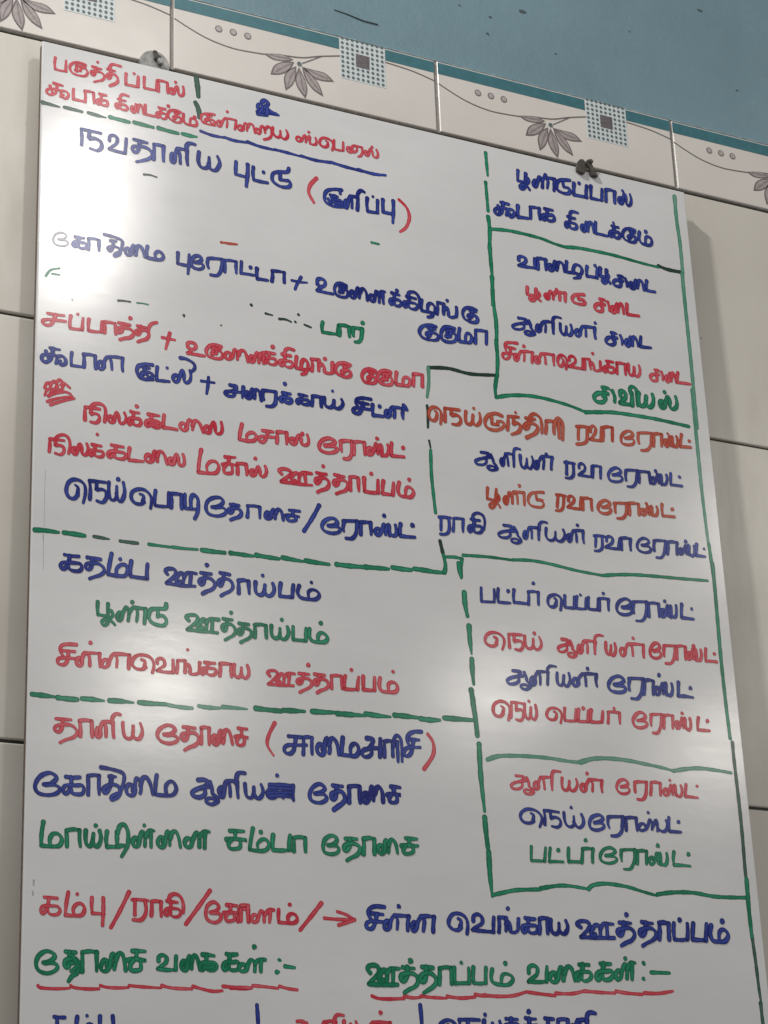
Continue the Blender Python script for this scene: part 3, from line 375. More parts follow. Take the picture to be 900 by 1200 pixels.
word|r|k|357:-2002,-3202 -2018,-3272 -2028,-3335 -2028,-3335 -1956,-3337 -1902,-3324 -1882,-3289 -1905,-3260 -1939,-3266 -1964,-3294 -1962,-3333;346:-1831,-3228 -1785,-3227 -1737,-3225;330:-1783,-3230 -1792,-3264 -1809,-3306 -1833,-3328 -1859,-3320 -1860,-3296 -1835,-3278 -1794,-3275 -1725,-3270;362:-1709,-3313 -1705,-3263 -1705,-3221 -1705,-3221 -1662,-3214 -1624,-3214 -1624,-3214 -1624,-3265 -1626,-3309;345:-1553,-3280 -1558,-3256 -1583,-3256 -1599,-3283 -1579,-3304 -1550,-3291 -1537,-3253 -1515,-3214 -1498,-3238 -1499,-3279 -1476,-3297 -1442,-3281 -1435,-3241 -1446,-3202;377:-1488,-3201 -1494,-3203
word|r|k|382:-1294,-3271 -1242,-3257 -1201,-3227 -1222,-3207 -1266,-3204 -1319,-3231 -1346,-3282 -1329,-3318 -1270,-3330 -1209,-3311 -1184,-3282 -1216,-3268 -1275,-3274;376:-1158,-3215 -1127,-3203 -1055,-3194 -1055,-3194 -1055,-3260 -1063,-3311 -1089,-3351 -1131,-3357;344:-1154,-3211 -1156,-3256 -1150,-3297;341:-1043,-3304 -1037,-3249 -1038,-3199 -1038,-3199 -989,-3188 -945,-3189 -945,-3189 -946,-3247 -944,-3294;387:-878,-3253 -882,-3227 -907,-3230 -926,-3259 -910,-3288 -881,-3271 -857,-3232 -840,-3181 -830,-3214 -828,-3267;350:-825,-3240 -797,-3182 -790,-3254 -794,-3281;364:-795,-3252 -773,-3276 -742,-3259 -729,-3211 -737,-3173;391:-831,-3135 -825,-3136;362:-700,-3153 -707,-3213 -706,-3265 -706,-3265 -649,-3262 -592,-3258;396:-596,-3177 -600,-3184
word|r|l|338:-2344,-3472 -2361,-3569 -2370,-3662 -2370,-3662 -2283,-3659 -2222,-3644 -2200,-3592 -2225,-3554 -2269,-3560 -2300,-3602 -2293,-3652;317:-2148,-3501 -2105,-3498 -2062,-3493;366:-2116,-3498 -2119,-3555;321:-2170,-3569 -2134,-3556 -2061,-3557 -2054,-3560;336:-2139,-3565 -2159,-3599 -2152,-3634 -2117,-3635 -2089,-3620 -2092,-3561
word|r|l|369:-2045,-3628 -2044,-3583 -2047,-3542 -2047,-3542 -2008,-3536 -1972,-3537 -1972,-3537 -1969,-3585 -1969,-3625;344:-1901,-3601 -1903,-3576 -1926,-3578 -1941,-3602 -1927,-3624 -1901,-3612 -1886,-3575 -1871,-3539 -1859,-3564 -1856,-3602 -1841,-3619 -1814,-3605 -1802,-3564 -1813,-3527;366:-1893,-3475 -1899,-3478
word|r|l|362:-1672,-3572 -1698,-3548 -1670,-3528 -1622,-3527 -1589,-3551 -1620,-3585 -1680,-3635 -1680,-3635 -1552,-3635 -1416,-3628;341:-1560,-3612 -1576,-3626 -1595,-3606 -1585,-3576 -1558,-3546 -1527,-3553 -1528,-3614;368:-1526,-3568 -1502,-3538 -1463,-3530 -1417,-3530;359:-1477,-3534 -1470,-3619;364:-1375,-3515 -1333,-3518 -1290,-3516;358:-1341,-3516 -1342,-3559 -1356,-3593 -1376,-3609 -1390,-3595 -1381,-3568 -1353,-3558 -1302,-3551 -1272,-3575 -1272,-3609 -1295,-3639 -1335,-3657 -1371,-3679;378:-1315,-3450 -1319,-3456;341:-1219,-3508 -1177,-3510 -1133,-3513;337:-1185,-3507 -1184,-3551 -1195,-3587 -1216,-3604 -1232,-3587 -1224,-3560 -1197,-3552 -1144,-3542 -1108,-3564 -1109,-3600 -1132,-3632 -1172,-3649 -1209,-3669;366:-1084,-3620 -1083,-3562 -1083,-3508 -1083,-3508 -1045,-3500 -1010,-3505 -1010,-3505 -1012,-3562 -1010,-3616;394:-960,-3497 -961,-3549 -958,-3612 -958,-3612 -897,-3613 -839,-3606 -839,-3606 -840,-3551 -837,-3496;387:-894,-3450 -899,-3454;374:-789,-3497 -798,-3547 -800,-3606 -800,-3606 -755,-3606 -710,-3605 -710,-3605 -704,-3550 -698,-3499;365:-648,-3488 -663,-3554 -644,-3599 -598,-3604 -548,-3599 -521,-3558 -535,-3527 -568,-3514 -590,-3539 -596,-3589;394:-556,-3450 -555,-3457
word|b|m|318:-3325,-3979 -3323,-3930 -3347,-3913;355:-3324,-3990 -3350,-4023 -3388,-4020 -3412,-3976 -3402,-3914 -3366,-3876 -3313,-3873 -3273,-3903 -3265,-3966 -3281,-4048;344:-3231,-4012 -3227,-3937 -3234,-3865 -3234,-3865 -3181,-3861 -3111,-3859;331:-3178,-3864 -3180,-3934 -3177,-3929 -3141,-3919 -3107,-3932 -3103,-3981 -3132,-4023 -3177,-4015;321:-3084,-3852 -3084,-3930 -3072,-3982 -3048,-3993 -3025,-3964 -3022,-3876;354:-3025,-3937 -3010,-3984 -2986,-3992 -2965,-3947 -2960,-3897 -2971,-3838;355:-3011,-3819 -3015,-3823
word|b|m|325:-2816,-3966 -2810,-3921 -2841,-3912;342:-2808,-3970 -2832,-3992 -2877,-3990 -2907,-3956 -2901,-3907 -2859,-3877 -2804,-3873 -2762,-3903 -2746,-3949 -2755,-4015;317:-2715,-3865 -2722,-3922 -2719,-3986 -2719,-3986 -2669,-3987 -2615,-3981 -2615,-3981 -2612,-3926 -2611,-3865;349:-2591,-3986 -2587,-3926 -2590,-3872 -2590,-3872 -2548,-3867 -2509,-3867 -2509,-3867 -2509,-3926 -2506,-3982;332:-2480,-3860 -2481,-3919 -2477,-3973 -2477,-3973 -2436,-3974 -2397,-3970;354:-2431,-3970 -2432,-3894 -2409,-3854 -2378,-3878 -2372,-3932 -2380,-3999 -2402,-4048
word|b|m|349:-2260,-3934 -2199,-3915 -2168,-3877 -2186,-3849 -2237,-3852 -2291,-3885 -2310,-3944 -2287,-3992 -2219,-4001 -2159,-3977 -2145,-3945 -2176,-3925 -2236,-3937
word|b|m|331:-2110,-3889 -2073,-3888 -2036,-3889;369:-2082,-3886 -2086,-3922 -2096,-3947 -2112,-3961 -2125,-3951 -2116,-3930 -2095,-3920 -2050,-3915 -2024,-3931 -2020,-3958 -2041,-3983 -2074,-3998 -2108,-4016;329:-1970,-3972 -1964,-3922 -1968,-3882 -1968,-3882 -1915,-3874 -1865,-3876 -1865,-3876 -1866,-3923 -1866,-3968;361:-1787,-3942 -1780,-3917 -1804,-3910 -1820,-3935 -1818,-3961 -1794,-3964 -1771,-3945 -1766,-3909 -1750,-3877 -1737,-3893 -1734,-3930 -1739,-3955;376:-1735,-3913 -1716,-3876 -1698,-3873 -1679,-3901 -1670,-3957;336:-1618,-3866 -1576,-3865 -1528,-3863;337:-1585,-3865 -1592,-3906;354:-1649,-3913 -1609,-3908 -1536,-3909 -1529,-3909;340:-1615,-3908 -1637,-3930 -1630,-3953 -1592,-3953 -1563,-3940 -1566,-3908
word|b|m|370:-1289,-3949 -1237,-3938 -1206,-3911 -1227,-3885 -1266,-3884 -1316,-3913 -1342,-3961 -1320,-3997 -1257,-4008 -1202,-3992 -1183,-3962 -1215,-3945 -1277,-3954;373:-1155,-3895 -1122,-3885 -1035,-3876 -1035,-3876 -1042,-3940 -1053,-3988 -1085,-4027 -1139,-4033;344:-1148,-3897 -1160,-3941 -1154,-3979;401:-1008,-3984 -1005,-3929 -1007,-3882 -1007,-3882 -960,-3873 -919,-3872 -919,-3872 -918,-3926 -917,-3972;395:-834,-3942 -838,-3914 -866,-3916 -884,-3944 -864,-3969 -840,-3956 -818,-3918 -800,-3869 -782,-3902 -790,-3953;359:-789,-3921 -757,-3865 -752,-3935 -757,-3960;374:-754,-3938 -729,-3955 -698,-3944 -693,-3898 -699,-3860;402:-795,-3795 -801,-3797;396:-652,-3845 -661,-3898 -659,-3947 -659,-3947 -593,-3946 -529,-3941;407:-546,-3842 -551,-3847
word|o|n|347:-275,-2858 -269,-2816 -287,-2800;335:-274,-2864 -297,-2888 -327,-2886 -346,-2852 -338,-2805 -308,-2772 -267,-2769 -235,-2795 -231,-2844 -241,-2910;351:-198,-2880 -195,-2821 -195,-2761 -195,-2761 -137,-2758 -56,-2755;379:-132,-2761 -137,-2818 -135,-2816 -91,-2804 -56,-2821 -51,-2859 -83,-2891 -133,-2892;357:3,-2758 -5,-2817 3,-2861 33,-2869 57,-2844 69,-2778;336:63,-2826 77,-2861 101,-2866 132,-2832 138,-2793 131,-2749;377:80,-2716 82,-2720
word|o|n|368:348,-2741 289,-2728 219,-2753 179,-2815 196,-2870 264,-2883 327,-2861 363,-2820 341,-2791 300,-2800;355:245,-2765 243,-2829 243,-2829 302,-2829 302,-2829 298,-2792;355:390,-2860 400,-2798 404,-2734 404,-2734 453,-2728 508,-2724;381:458,-2730 453,-2793 453,-2793 492,-2782 520,-2802 505,-2851 472,-2875 427,-2895;385:480,-2687 484,-2688;393:575,-2721 618,-2723 664,-2718;386:609,-2721 603,-2767 587,-2809 564,-2824 550,-2813 563,-2785 590,-2766 644,-2761 683,-2780 680,-2818 652,-2851 610,-2877 570,-2901;350:609,-2718 638,-2680 673,-2669 717,-2698 727,-2760 722,-2836;361:759,-2829 770,-2772 772,-2717 772,-2717 816,-2708 854,-2709 854,-2709 844,-2772 843,-2821;351:850,-2749 867,-2695 901,-2667 929,-2696 935,-2754 921,-2862;373:897,-2708 888,-2854
word|o|n|352:1069,-2718 1129,-2707 1207,-2703;353:1094,-2714 1085,-2773 1080,-2835;367:1178,-2710 1173,-2780 1161,-2838 1116,-2869 1060,-2881;330:1208,-2743 1214,-2706 1241,-2683 1263,-2705 1253,-2750 1222,-2791 1199,-2816 1199,-2816 1253,-2814 1305,-2812 1305,-2812 1313,-2745 1321,-2684;352:1325,-2805 1336,-2743 1340,-2683 1340,-2683 1389,-2667 1433,-2669 1433,-2669 1427,-2736 1422,-2794
word|o|n|329:1555,-2746 1607,-2729 1640,-2697 1626,-2677 1589,-2675 1540,-2705 1512,-2755 1521,-2798 1575,-2806 1629,-2790 1646,-2759 1624,-2740 1569,-2750;327:1689,-2680 1728,-2669 1833,-2654 1833,-2654 1823,-2724 1810,-2780 1770,-2823 1710,-2836;349:1696,-2677 1687,-2729 1693,-2773;347:1842,-2774 1851,-2713 1855,-2659 1855,-2659 1897,-2649 1937,-2649 1937,-2649 1930,-2713 1926,-2762;365:1990,-2727 1988,-2700 1972,-2697 1960,-2732 1971,-2759 1992,-2746 2007,-2699 2022,-2652 2031,-2687 2026,-2743;320:2023,-2711 2046,-2651 2047,-2727 2049,-2753;355:2053,-2724 2066,-2748 2089,-2736 2100,-2686 2091,-2644;357:1999,-2631 2006,-2634;350:2146,-2617 2131,-2677 2124,-2736 2124,-2736 2181,-2729 2233,-2725;360:2220,-2667 2228,-2667
word|b|o|333:123,-3104 178,-3102 196,-3107 175,-3142 103,-3168 67,-3192 84,-3217 139,-3212 167,-3189 173,-3154;291:144,-3149 212,-3138;322:216,-3108 233,-3150 237,-3179 258,-3200 269,-3228 223,-3249 182,-3242 180,-3225 218,-3211 266,-3227;298:328,-3166 331,-3140 322,-3128 302,-3157 310,-3190 319,-3196 333,-3177 339,-3130 358,-3084 372,-3109 376,-3186;313:354,-3083 395,-3074 431,-3076 431,-3076 431,-3140 428,-3187;308:434,-3092 436,-3052 448,-3023 475,-3015 501,-3019;343:496,-3073 495,-3131 504,-3171 526,-3182 551,-3154 558,-3092;310:551,-3140 566,-3174 588,-3179 608,-3146 618,-3103 608,-3065;327:661,-3141 669,-3108 650,-3101 628,-3128 627,-3165 644,-3169 664,-3148 674,-3100 707,-3053 723,-3082 711,-3161;339:703,-3050 758,-3042 807,-3043 807,-3043 793,-3107 789,-3155;340:751,-3023 745,-3031
word|b|o|309:925,-3070 969,-3066 1028,-3066;346:945,-3062 941,-3118 936,-3176;349:1008,-3066 1008,-3129 999,-3179 965,-3207 923,-3210;303:1064,-3101 1067,-3070 1097,-3054 1122,-3072 1117,-3113 1080,-3143 1057,-3164 1057,-3164 1123,-3164 1184,-3163 1184,-3163 1187,-3110 1189,-3059;306:1193,-3165 1201,-3109 1205,-3059 1205,-3059 1245,-3053 1280,-3056 1280,-3056 1274,-3115 1270,-3162
word|b|o|327:1397,-3112 1447,-3098 1482,-3069 1466,-3046 1428,-3042 1378,-3073 1351,-3119 1363,-3163 1415,-3171 1472,-3157 1491,-3128 1466,-3108 1413,-3114;310:1527,-3051 1560,-3042 1651,-3032 1651,-3032 1634,-3098 1623,-3150 1588,-3190 1535,-3196;322:1532,-3053 1524,-3100 1526,-3142;336:1658,-3143 1663,-3092 1662,-3040 1662,-3040 1719,-3032 1769,-3031 1769,-3031 1768,-3085 1770,-3135;332:1821,-3105 1818,-3076 1798,-3076 1779,-3109 1790,-3132 1818,-3121 1837,-3079 1859,-3034 1866,-3066 1859,-3117;319:1859,-3090 1890,-3033 1888,-3106 1886,-3130;328:1891,-3104 1907,-3125 1933,-3112 1950,-3066 1945,-3027;359:1837,-3006 1837,-3015;322:1992,-3007 1985,-3063 1982,-3113 1982,-3113 2040,-3111 2100,-3109;363:2078,-3027 2088,-3029
word|o|p|306:165,-3414 158,-3470 156,-3509 156,-3509 210,-3514 230,-3506;298:247,-3414 238,-3475 233,-3522 220,-3566 187,-3589 173,-3566 203,-3541 251,-3541 273,-3572;310:236,-3469 262,-3461 266,-3496 243,-3523;330:345,-3501 346,-3471 331,-3466 311,-3497 316,-3526 334,-3529 344,-3507 355,-3463 369,-3422 392,-3448 391,-3518;307:384,-3456 411,-3415 425,-3415 441,-3449 441,-3515;313:413,-3412 508,-3405 508,-3405 505,-3515;333:469,-3349 469,-3358;292:697,-3376 641,-3382 576,-3403 543,-3457 559,-3505 613,-3517 673,-3509 692,-3475 664,-3453;301:623,-3413 627,-3450 627,-3450 684,-3447
word|o|p|306:820,-3379 859,-3374 914,-3376;325:837,-3380 828,-3431 819,-3488;330:892,-3378 885,-3441 873,-3490 843,-3516 801,-3521;329:934,-3416 940,-3380 966,-3368 991,-3382 982,-3421 945,-3452 921,-3473 921,-3473 983,-3476 1044,-3474 1044,-3474 1052,-3418 1059,-3366;331:1069,-3474 1074,-3422 1075,-3374 1075,-3374 1118,-3364 1161,-3369 1161,-3369 1157,-3419 1158,-3467
word|o|p|347:1264,-3424 1309,-3413 1343,-3382 1328,-3364 1297,-3358 1250,-3385 1221,-3433 1236,-3471 1284,-3481 1329,-3466 1350,-3435 1329,-3420 1279,-3425;316:1384,-3375 1419,-3365 1509,-3356 1509,-3356 1502,-3414 1491,-3460 1459,-3496 1404,-3506;327:1396,-3371 1389,-3416 1391,-3454;344:1530,-3452 1537,-3398 1535,-3351 1535,-3351 1584,-3342 1631,-3344 1631,-3344 1629,-3393 1627,-3442;327:1690,-3410 1689,-3388 1662,-3388 1650,-3416 1661,-3438 1688,-3427 1707,-3392 1724,-3347 1738,-3379 1732,-3424;347:1736,-3399 1762,-3344 1765,-3409 1761,-3431;326:1759,-3410 1783,-3427 1807,-3416 1822,-3374 1814,-3340;355:1709,-3328 1718,-3329;330:1871,-3311 1865,-3365 1868,-3416 1868,-3416 1927,-3413 1989,-3409;359:1976,-3340 1966,-3346
word|b|q|325:-302,-3737 -256,-3731 -193,-3729;313:-282,-3738 -287,-3792 -290,-3847;326:-214,-3733 -211,-3799 -221,-3852 -254,-3878 -298,-3882;310:-179,-3841 -171,-3782 -168,-3729 -168,-3729 -125,-3723 -80,-3723 -80,-3723 -87,-3784 -89,-3835;337:-10,-3713 29,-3715 73,-3714;345:23,-3712 15,-3756 -6,-3805 -26,-3827 -37,-3806 -24,-3777 0,-3769 40,-3765 81,-3765 91,-3791 72,-3817 39,-3825 15,-3818 14,-3792;314:6,-3717 16,-3672 55,-3651 102,-3663 119,-3714 106,-3787
word|b|q|289:293,-3723 351,-3722 378,-3727 348,-3761 285,-3780 239,-3807 257,-3831 316,-3829 350,-3804 351,-3773;301:327,-3771 401,-3759;286:392,-3725 416,-3766 419,-3795 440,-3814 450,-3840 411,-3863 362,-3858 360,-3838 397,-3827 447,-3841;292:507,-3786 508,-3756 494,-3747 479,-3775 477,-3808 495,-3811 509,-3793 517,-3750 538,-3708 555,-3730 553,-3801;330:537,-3707 586,-3703 626,-3702 626,-3702 620,-3763 618,-3806;322:631,-3717 632,-3677 649,-3650 677,-3640 709,-3644;295:697,-3693 689,-3751 703,-3787 737,-3796 773,-3773 784,-3712;334:778,-3755 794,-3787 831,-3790 863,-3761 873,-3723 860,-3684;322:927,-3754 932,-3727 911,-3720 895,-3748 901,-3779 914,-3782 929,-3761 938,-3720 961,-3677 983,-3700 983,-3774;316:960,-3677 1006,-3670 1054,-3667 1054,-3667 1048,-3732 1052,-3774;340:999,-3624 1008,-3625
word|b|q|342:1158,-3697 1200,-3690 1261,-3689;308:1177,-3693 1171,-3746 1163,-3797;315:1237,-3692 1235,-3750 1227,-3799 1194,-3825 1154,-3830;327:1278,-3728 1283,-3695 1313,-3680 1340,-3699 1330,-3738 1291,-3765 1266,-3784 1266,-3784 1325,-3786 1389,-3783 1389,-3783 1399,-3731 1410,-3684;348:1420,-3783 1426,-3728 1427,-3682 1427,-3682 1474,-3672 1518,-3677 1518,-3677 1511,-3729 1512,-3778;309:1627,-3716 1673,-3705 1703,-3678 1689,-3657 1649,-3651 1604,-3678 1579,-3728 1593,-3766 1647,-3780 1700,-3766 1715,-3736 1689,-3718 1642,-3721;318:1751,-3659 1786,-3652 1872,-3645 1872,-3645 1859,-3712 1844,-3765 1812,-3804 1765,-3808;360:1758,-3662 1748,-3707 1748,-3750;357:1880,-3761 1892,-3704 1897,-3651 1897,-3651 1944,-3643 1989,-3646 1989,-3646 1980,-3702 1976,-3754;318:2037,-3722 2038,-3697 2015,-3697 2000,-3722 2004,-3749 2031,-3738 2055,-3701 2074,-3655 2080,-3687 2077,-3737;367:2077,-3711 2106,-3652 2103,-3722 2102,-3744;332:2106,-3723 2127,-3747 2153,-3731 2163,-3689 2160,-3652;359:2080,-3622 2071,-3629;343:2190,-3632 2182,-3687 2176,-3736 2176,-3736 2220,-3735 2268,-3735;362:2261,-3664 2268,-3669
word|n|r|443:1366,-2302 1419,-2298 1433,-2304;485:1393,-2299 1381,-2345 1366,-2385;471:1418,-2352 1327,-2361 1277,-2399 1281,-2437 1328,-2448 1372,-2431 1395,-2390 1375,-2362;450:1466,-2317 1485,-2365 1480,-2419;493:1547,-2354 1547,-2313 1577,-2300 1598,-2318 1595,-2359 1562,-2393 1536,-2419 1536,-2419 1598,-2419 1657,-2418 1657,-2418 1664,-2354 1665,-2298;443:1658,-2312 1649,-2264 1678,-2240 1715,-2261 1716,-2333 1715,-2412;489:1737,-2288 1728,-2354 1736,-2403 1767,-2410 1795,-2384 1813,-2308;462:1803,-2360 1815,-2401 1848,-2405 1877,-2369 1887,-2320 1880,-2277;473:1995,-2359 1990,-2330 1961,-2329 1946,-2361 1961,-2392 1994,-2377 2014,-2324 2041,-2275 2057,-2310 2052,-2361 2076,-2387 2118,-2362 2132,-2311 2123,-2258;513:2009,-2233 2014,-2238
word|b|s|375:675,-317 668,-378 665,-421 665,-421 723,-425 741,-419;417:753,-330 745,-390 743,-436 726,-482 692,-500 685,-478 714,-455 758,-459 781,-489;416:749,-381 773,-373 774,-412 753,-436;406:856,-416 864,-381 844,-378 826,-409 825,-440 842,-445 860,-421 873,-378 896,-331 922,-360 914,-436;375:915,-369 946,-326 968,-326 978,-365 965,-432;415:940,-323 1050,-319 1050,-319 1033,-441;423:957,-299 949,-303;409:1211,-294 1160,-302 1096,-322 1065,-378 1073,-424 1129,-443 1182,-435 1206,-399 1181,-374;381:1135,-336 1137,-377 1137,-377 1192,-379;431:1251,-314 1243,-370 1239,-435 1239,-435 1304,-433 1369,-431 1369,-431 1372,-372 1384,-313;430:1306,-300 1304,-308;383:1428,-303 1422,-366 1417,-429 1417,-429 1475,-429 1531,-428 1531,-428 1539,-364 1545,-307;410:1575,-427 1582,-363 1584,-307 1584,-307 1634,-296 1679,-305 1679,-305 1671,-369 1669,-424;388:1747,-388 1747,-355 1728,-355 1709,-390 1725,-415 1749,-406 1763,-353 1784,-304 1795,-340 1793,-390 1809,-420 1838,-399 1851,-345 1842,-294;440:1764,-275 1769,-281
word|b|t|386:476,-682 556,-684;393:501,-680 492,-726 482,-774 444,-809 409,-796 420,-760 461,-740 531,-734 531,-771 523,-800;388:538,-741 583,-730 607,-751 597,-785 569,-809 549,-796 562,-774;395:446,-721 454,-780;416:648,-677 642,-735 641,-792 641,-792 690,-786 740,-783;379:769,-779 773,-718 774,-666 774,-666 822,-656 866,-655 866,-655 861,-716 864,-767;379:919,-647 959,-646 1005,-645;426:946,-653 942,-692 921,-741 901,-761 888,-746 902,-714 928,-705 965,-701 1004,-696 1016,-722 1001,-750 960,-760 937,-750 938,-730
word|b|t|403:1153,-673 1189,-679 1230,-678;364:1177,-679 1172,-720 1153,-765 1131,-787 1124,-769 1134,-739 1160,-729 1197,-729 1233,-733 1244,-755 1227,-782 1190,-788 1172,-779 1167,-759;368:1176,-677 1186,-633 1212,-611 1266,-614;358:1320,-762 1324,-734 1305,-725 1289,-750 1290,-781 1312,-790 1332,-764 1336,-720 1349,-684 1362,-702 1360,-748 1355,-779;390:1361,-730 1378,-689 1401,-682 1412,-719 1416,-782;385:1445,-667 1437,-725 1434,-783 1434,-783 1494,-782 1559,-784;377:1611,-667 1648,-672 1685,-670;422:1639,-667 1630,-712 1613,-760 1591,-779 1582,-762 1597,-732 1619,-721 1652,-722 1685,-722 1695,-746 1678,-776 1645,-783 1627,-769 1629,-751;417:1634,-633 1641,-636;376:1861,-663 1816,-655 1758,-671 1724,-723 1738,-775 1780,-788;404:1803,-682 1856,-687;412:1823,-683 1815,-722 1790,-760 1779,-749 1797,-728 1846,-725 1863,-746 1848,-781 1813,-792 1778,-789;381:1907,-666 1895,-733 1916,-776 1961,-786 2010,-780 2032,-744 2023,-706 1986,-697 1967,-720 1962,-766;423:1977,-649 1974,-657
word|b|u|396:619,-1220 620,-1191 652,-1178 688,-1190 684,-1227 643,-1252 611,-1273 611,-1273 691,-1271 778,-1265 778,-1265 776,-1216 781,-1172;405:804,-1268 811,-1215 809,-1166 809,-1166 850,-1157 891,-1160 891,-1160 888,-1211 886,-1262;428:954,-1227 954,-1203 930,-1198 910,-1220 912,-1247 939,-1255 967,-1232 973,-1192 988,-1157 1005,-1170 1007,-1214 996,-1241;385:1007,-1200 1024,-1159 1049,-1154 1071,-1183 1076,-1241;382:1106,-1134 1099,-1188 1099,-1238 1099,-1238 1178,-1231 1208,-1228;388:1165,-1234 1176,-1172 1208,-1143 1247,-1156 1260,-1191 1241,-1231 1195,-1235;393:1232,-1235 1227,-1262 1166,-1286
word|b|u|407:1315,-1140 1306,-1184 1305,-1236 1305,-1236 1357,-1233 1407,-1232 1407,-1232 1412,-1187 1420,-1139;434:1399,-1112 1401,-1117;424:1451,-1127 1447,-1174 1445,-1208 1445,-1208 1490,-1210 1508,-1206;414:1516,-1135 1510,-1179 1508,-1217 1500,-1254 1473,-1269 1463,-1251 1484,-1232 1524,-1237 1543,-1259;409:1508,-1177 1530,-1172 1532,-1199 1517,-1218
word|b|u|414:1633,-1167 1675,-1166 1685,-1171;399:1656,-1169 1650,-1200 1646,-1229;409:1678,-1209 1615,-1212 1580,-1237 1584,-1265 1618,-1275 1648,-1266 1662,-1234 1647,-1212;418:1707,-1177 1720,-1217 1719,-1256;444:1788,-1241 1788,-1215 1769,-1206 1748,-1231 1755,-1257 1776,-1263 1801,-1245 1805,-1203 1821,-1171 1836,-1186 1837,-1226 1830,-1251;411:1836,-1210 1852,-1172 1875,-1168 1892,-1198 1897,-1256;391:1935,-1156 1926,-1204 1926,-1251 1926,-1251 1968,-1254 2015,-1251
word|r|v|371:684,-1469 679,-1509 677,-1538 677,-1538 742,-1539 763,-1534;346:772,-1470 763,-1510 761,-1544 746,-1580 710,-1592 697,-1578 726,-1558 778,-1561 809,-1579;348:769,-1506 797,-1500 803,-1526 781,-1543;382:891,-1521 893,-1502 874,-1499 856,-1520 867,-1541 879,-1544 896,-1526 900,-1496 918,-1462 939,-1485 938,-1537;396:949,-1486 972,-1459 990,-1457 1006,-1482 1003,-1531;382:969,-1456 1064,-1452 1064,-1452 1059,-1535;388:978,-1436 973,-1440;351:1260,-1429 1213,-1434 1161,-1450 1132,-1490 1144,-1521 1194,-1531 1247,-1524 1264,-1497 1238,-1483;368:1196,-1453 1199,-1484 1199,-1484 1250,-1479
word|r|v|368:1418,-1440 1461,-1437 1471,-1444;356:1438,-1443 1431,-1482 1422,-1512;384:1465,-1485 1395,-1491 1361,-1525 1365,-1552 1399,-1564 1432,-1552 1441,-1517 1428,-1493;345:1499,-1451 1510,-1493 1510,-1537;397:1563,-1522 1570,-1495 1552,-1488 1534,-1513 1533,-1540 1553,-1547 1574,-1525 1582,-1481 1598,-1449 1612,-1465 1605,-1508 1599,-1533;349:1607,-1488 1627,-1447 1643,-1442 1654,-1474 1656,-1537;379:1699,-1435 1694,-1485 1693,-1534 1693,-1534 1751,-1533 1817,-1528
word|b|w|349:573,-1787 634,-1785 656,-1791 627,-1825 559,-1846 510,-1875 525,-1897 581,-1894 621,-1873 626,-1837;356:601,-1835 667,-1824;364:676,-1793 690,-1835 691,-1860 714,-1882 726,-1908 675,-1930 630,-1927 634,-1906 669,-1894 721,-1908;386:782,-1853 786,-1826 766,-1817 750,-1843 747,-1875 766,-1881 786,-1860 793,-1821 820,-1777 841,-1800 833,-1872;372:826,-1772 870,-1765 917,-1765 917,-1765 914,-1828 913,-1870;354:918,-1779 918,-1739 938,-1709 976,-1703 1002,-1707;366:990,-1760 987,-1815 998,-1850 1020,-1862 1041,-1838 1050,-1778;389:1044,-1821 1053,-1853 1081,-1855 1101,-1829 1105,-1789 1096,-1752;359:1180,-1821 1182,-1793 1162,-1786 1139,-1814 1143,-1844 1165,-1850 1186,-1826 1194,-1788 1217,-1744 1245,-1765 1243,-1836;390:1217,-1745 1283,-1738 1340,-1735 1340,-1735 1335,-1796 1339,-1839;402:1350,-1687 1357,-1690
word|b|w|392:1509,-1752 1553,-1747 1565,-1754;396:1532,-1753 1521,-1788 1517,-1822;392:1562,-1793 1486,-1799 1447,-1834 1453,-1860 1492,-1872 1529,-1856 1540,-1822 1527,-1796;361:1600,-1760 1615,-1800 1611,-1847;409:1677,-1825 1685,-1795 1667,-1790 1647,-1818 1650,-1843 1672,-1852 1688,-1827 1696,-1784 1710,-1751 1722,-1769 1719,-1810 1717,-1834;372:1721,-1794 1738,-1750 1753,-1748 1769,-1778 1777,-1835;376:1816,-1732 1806,-1783 1803,-1831 1803,-1831 1855,-1828 1913,-1822
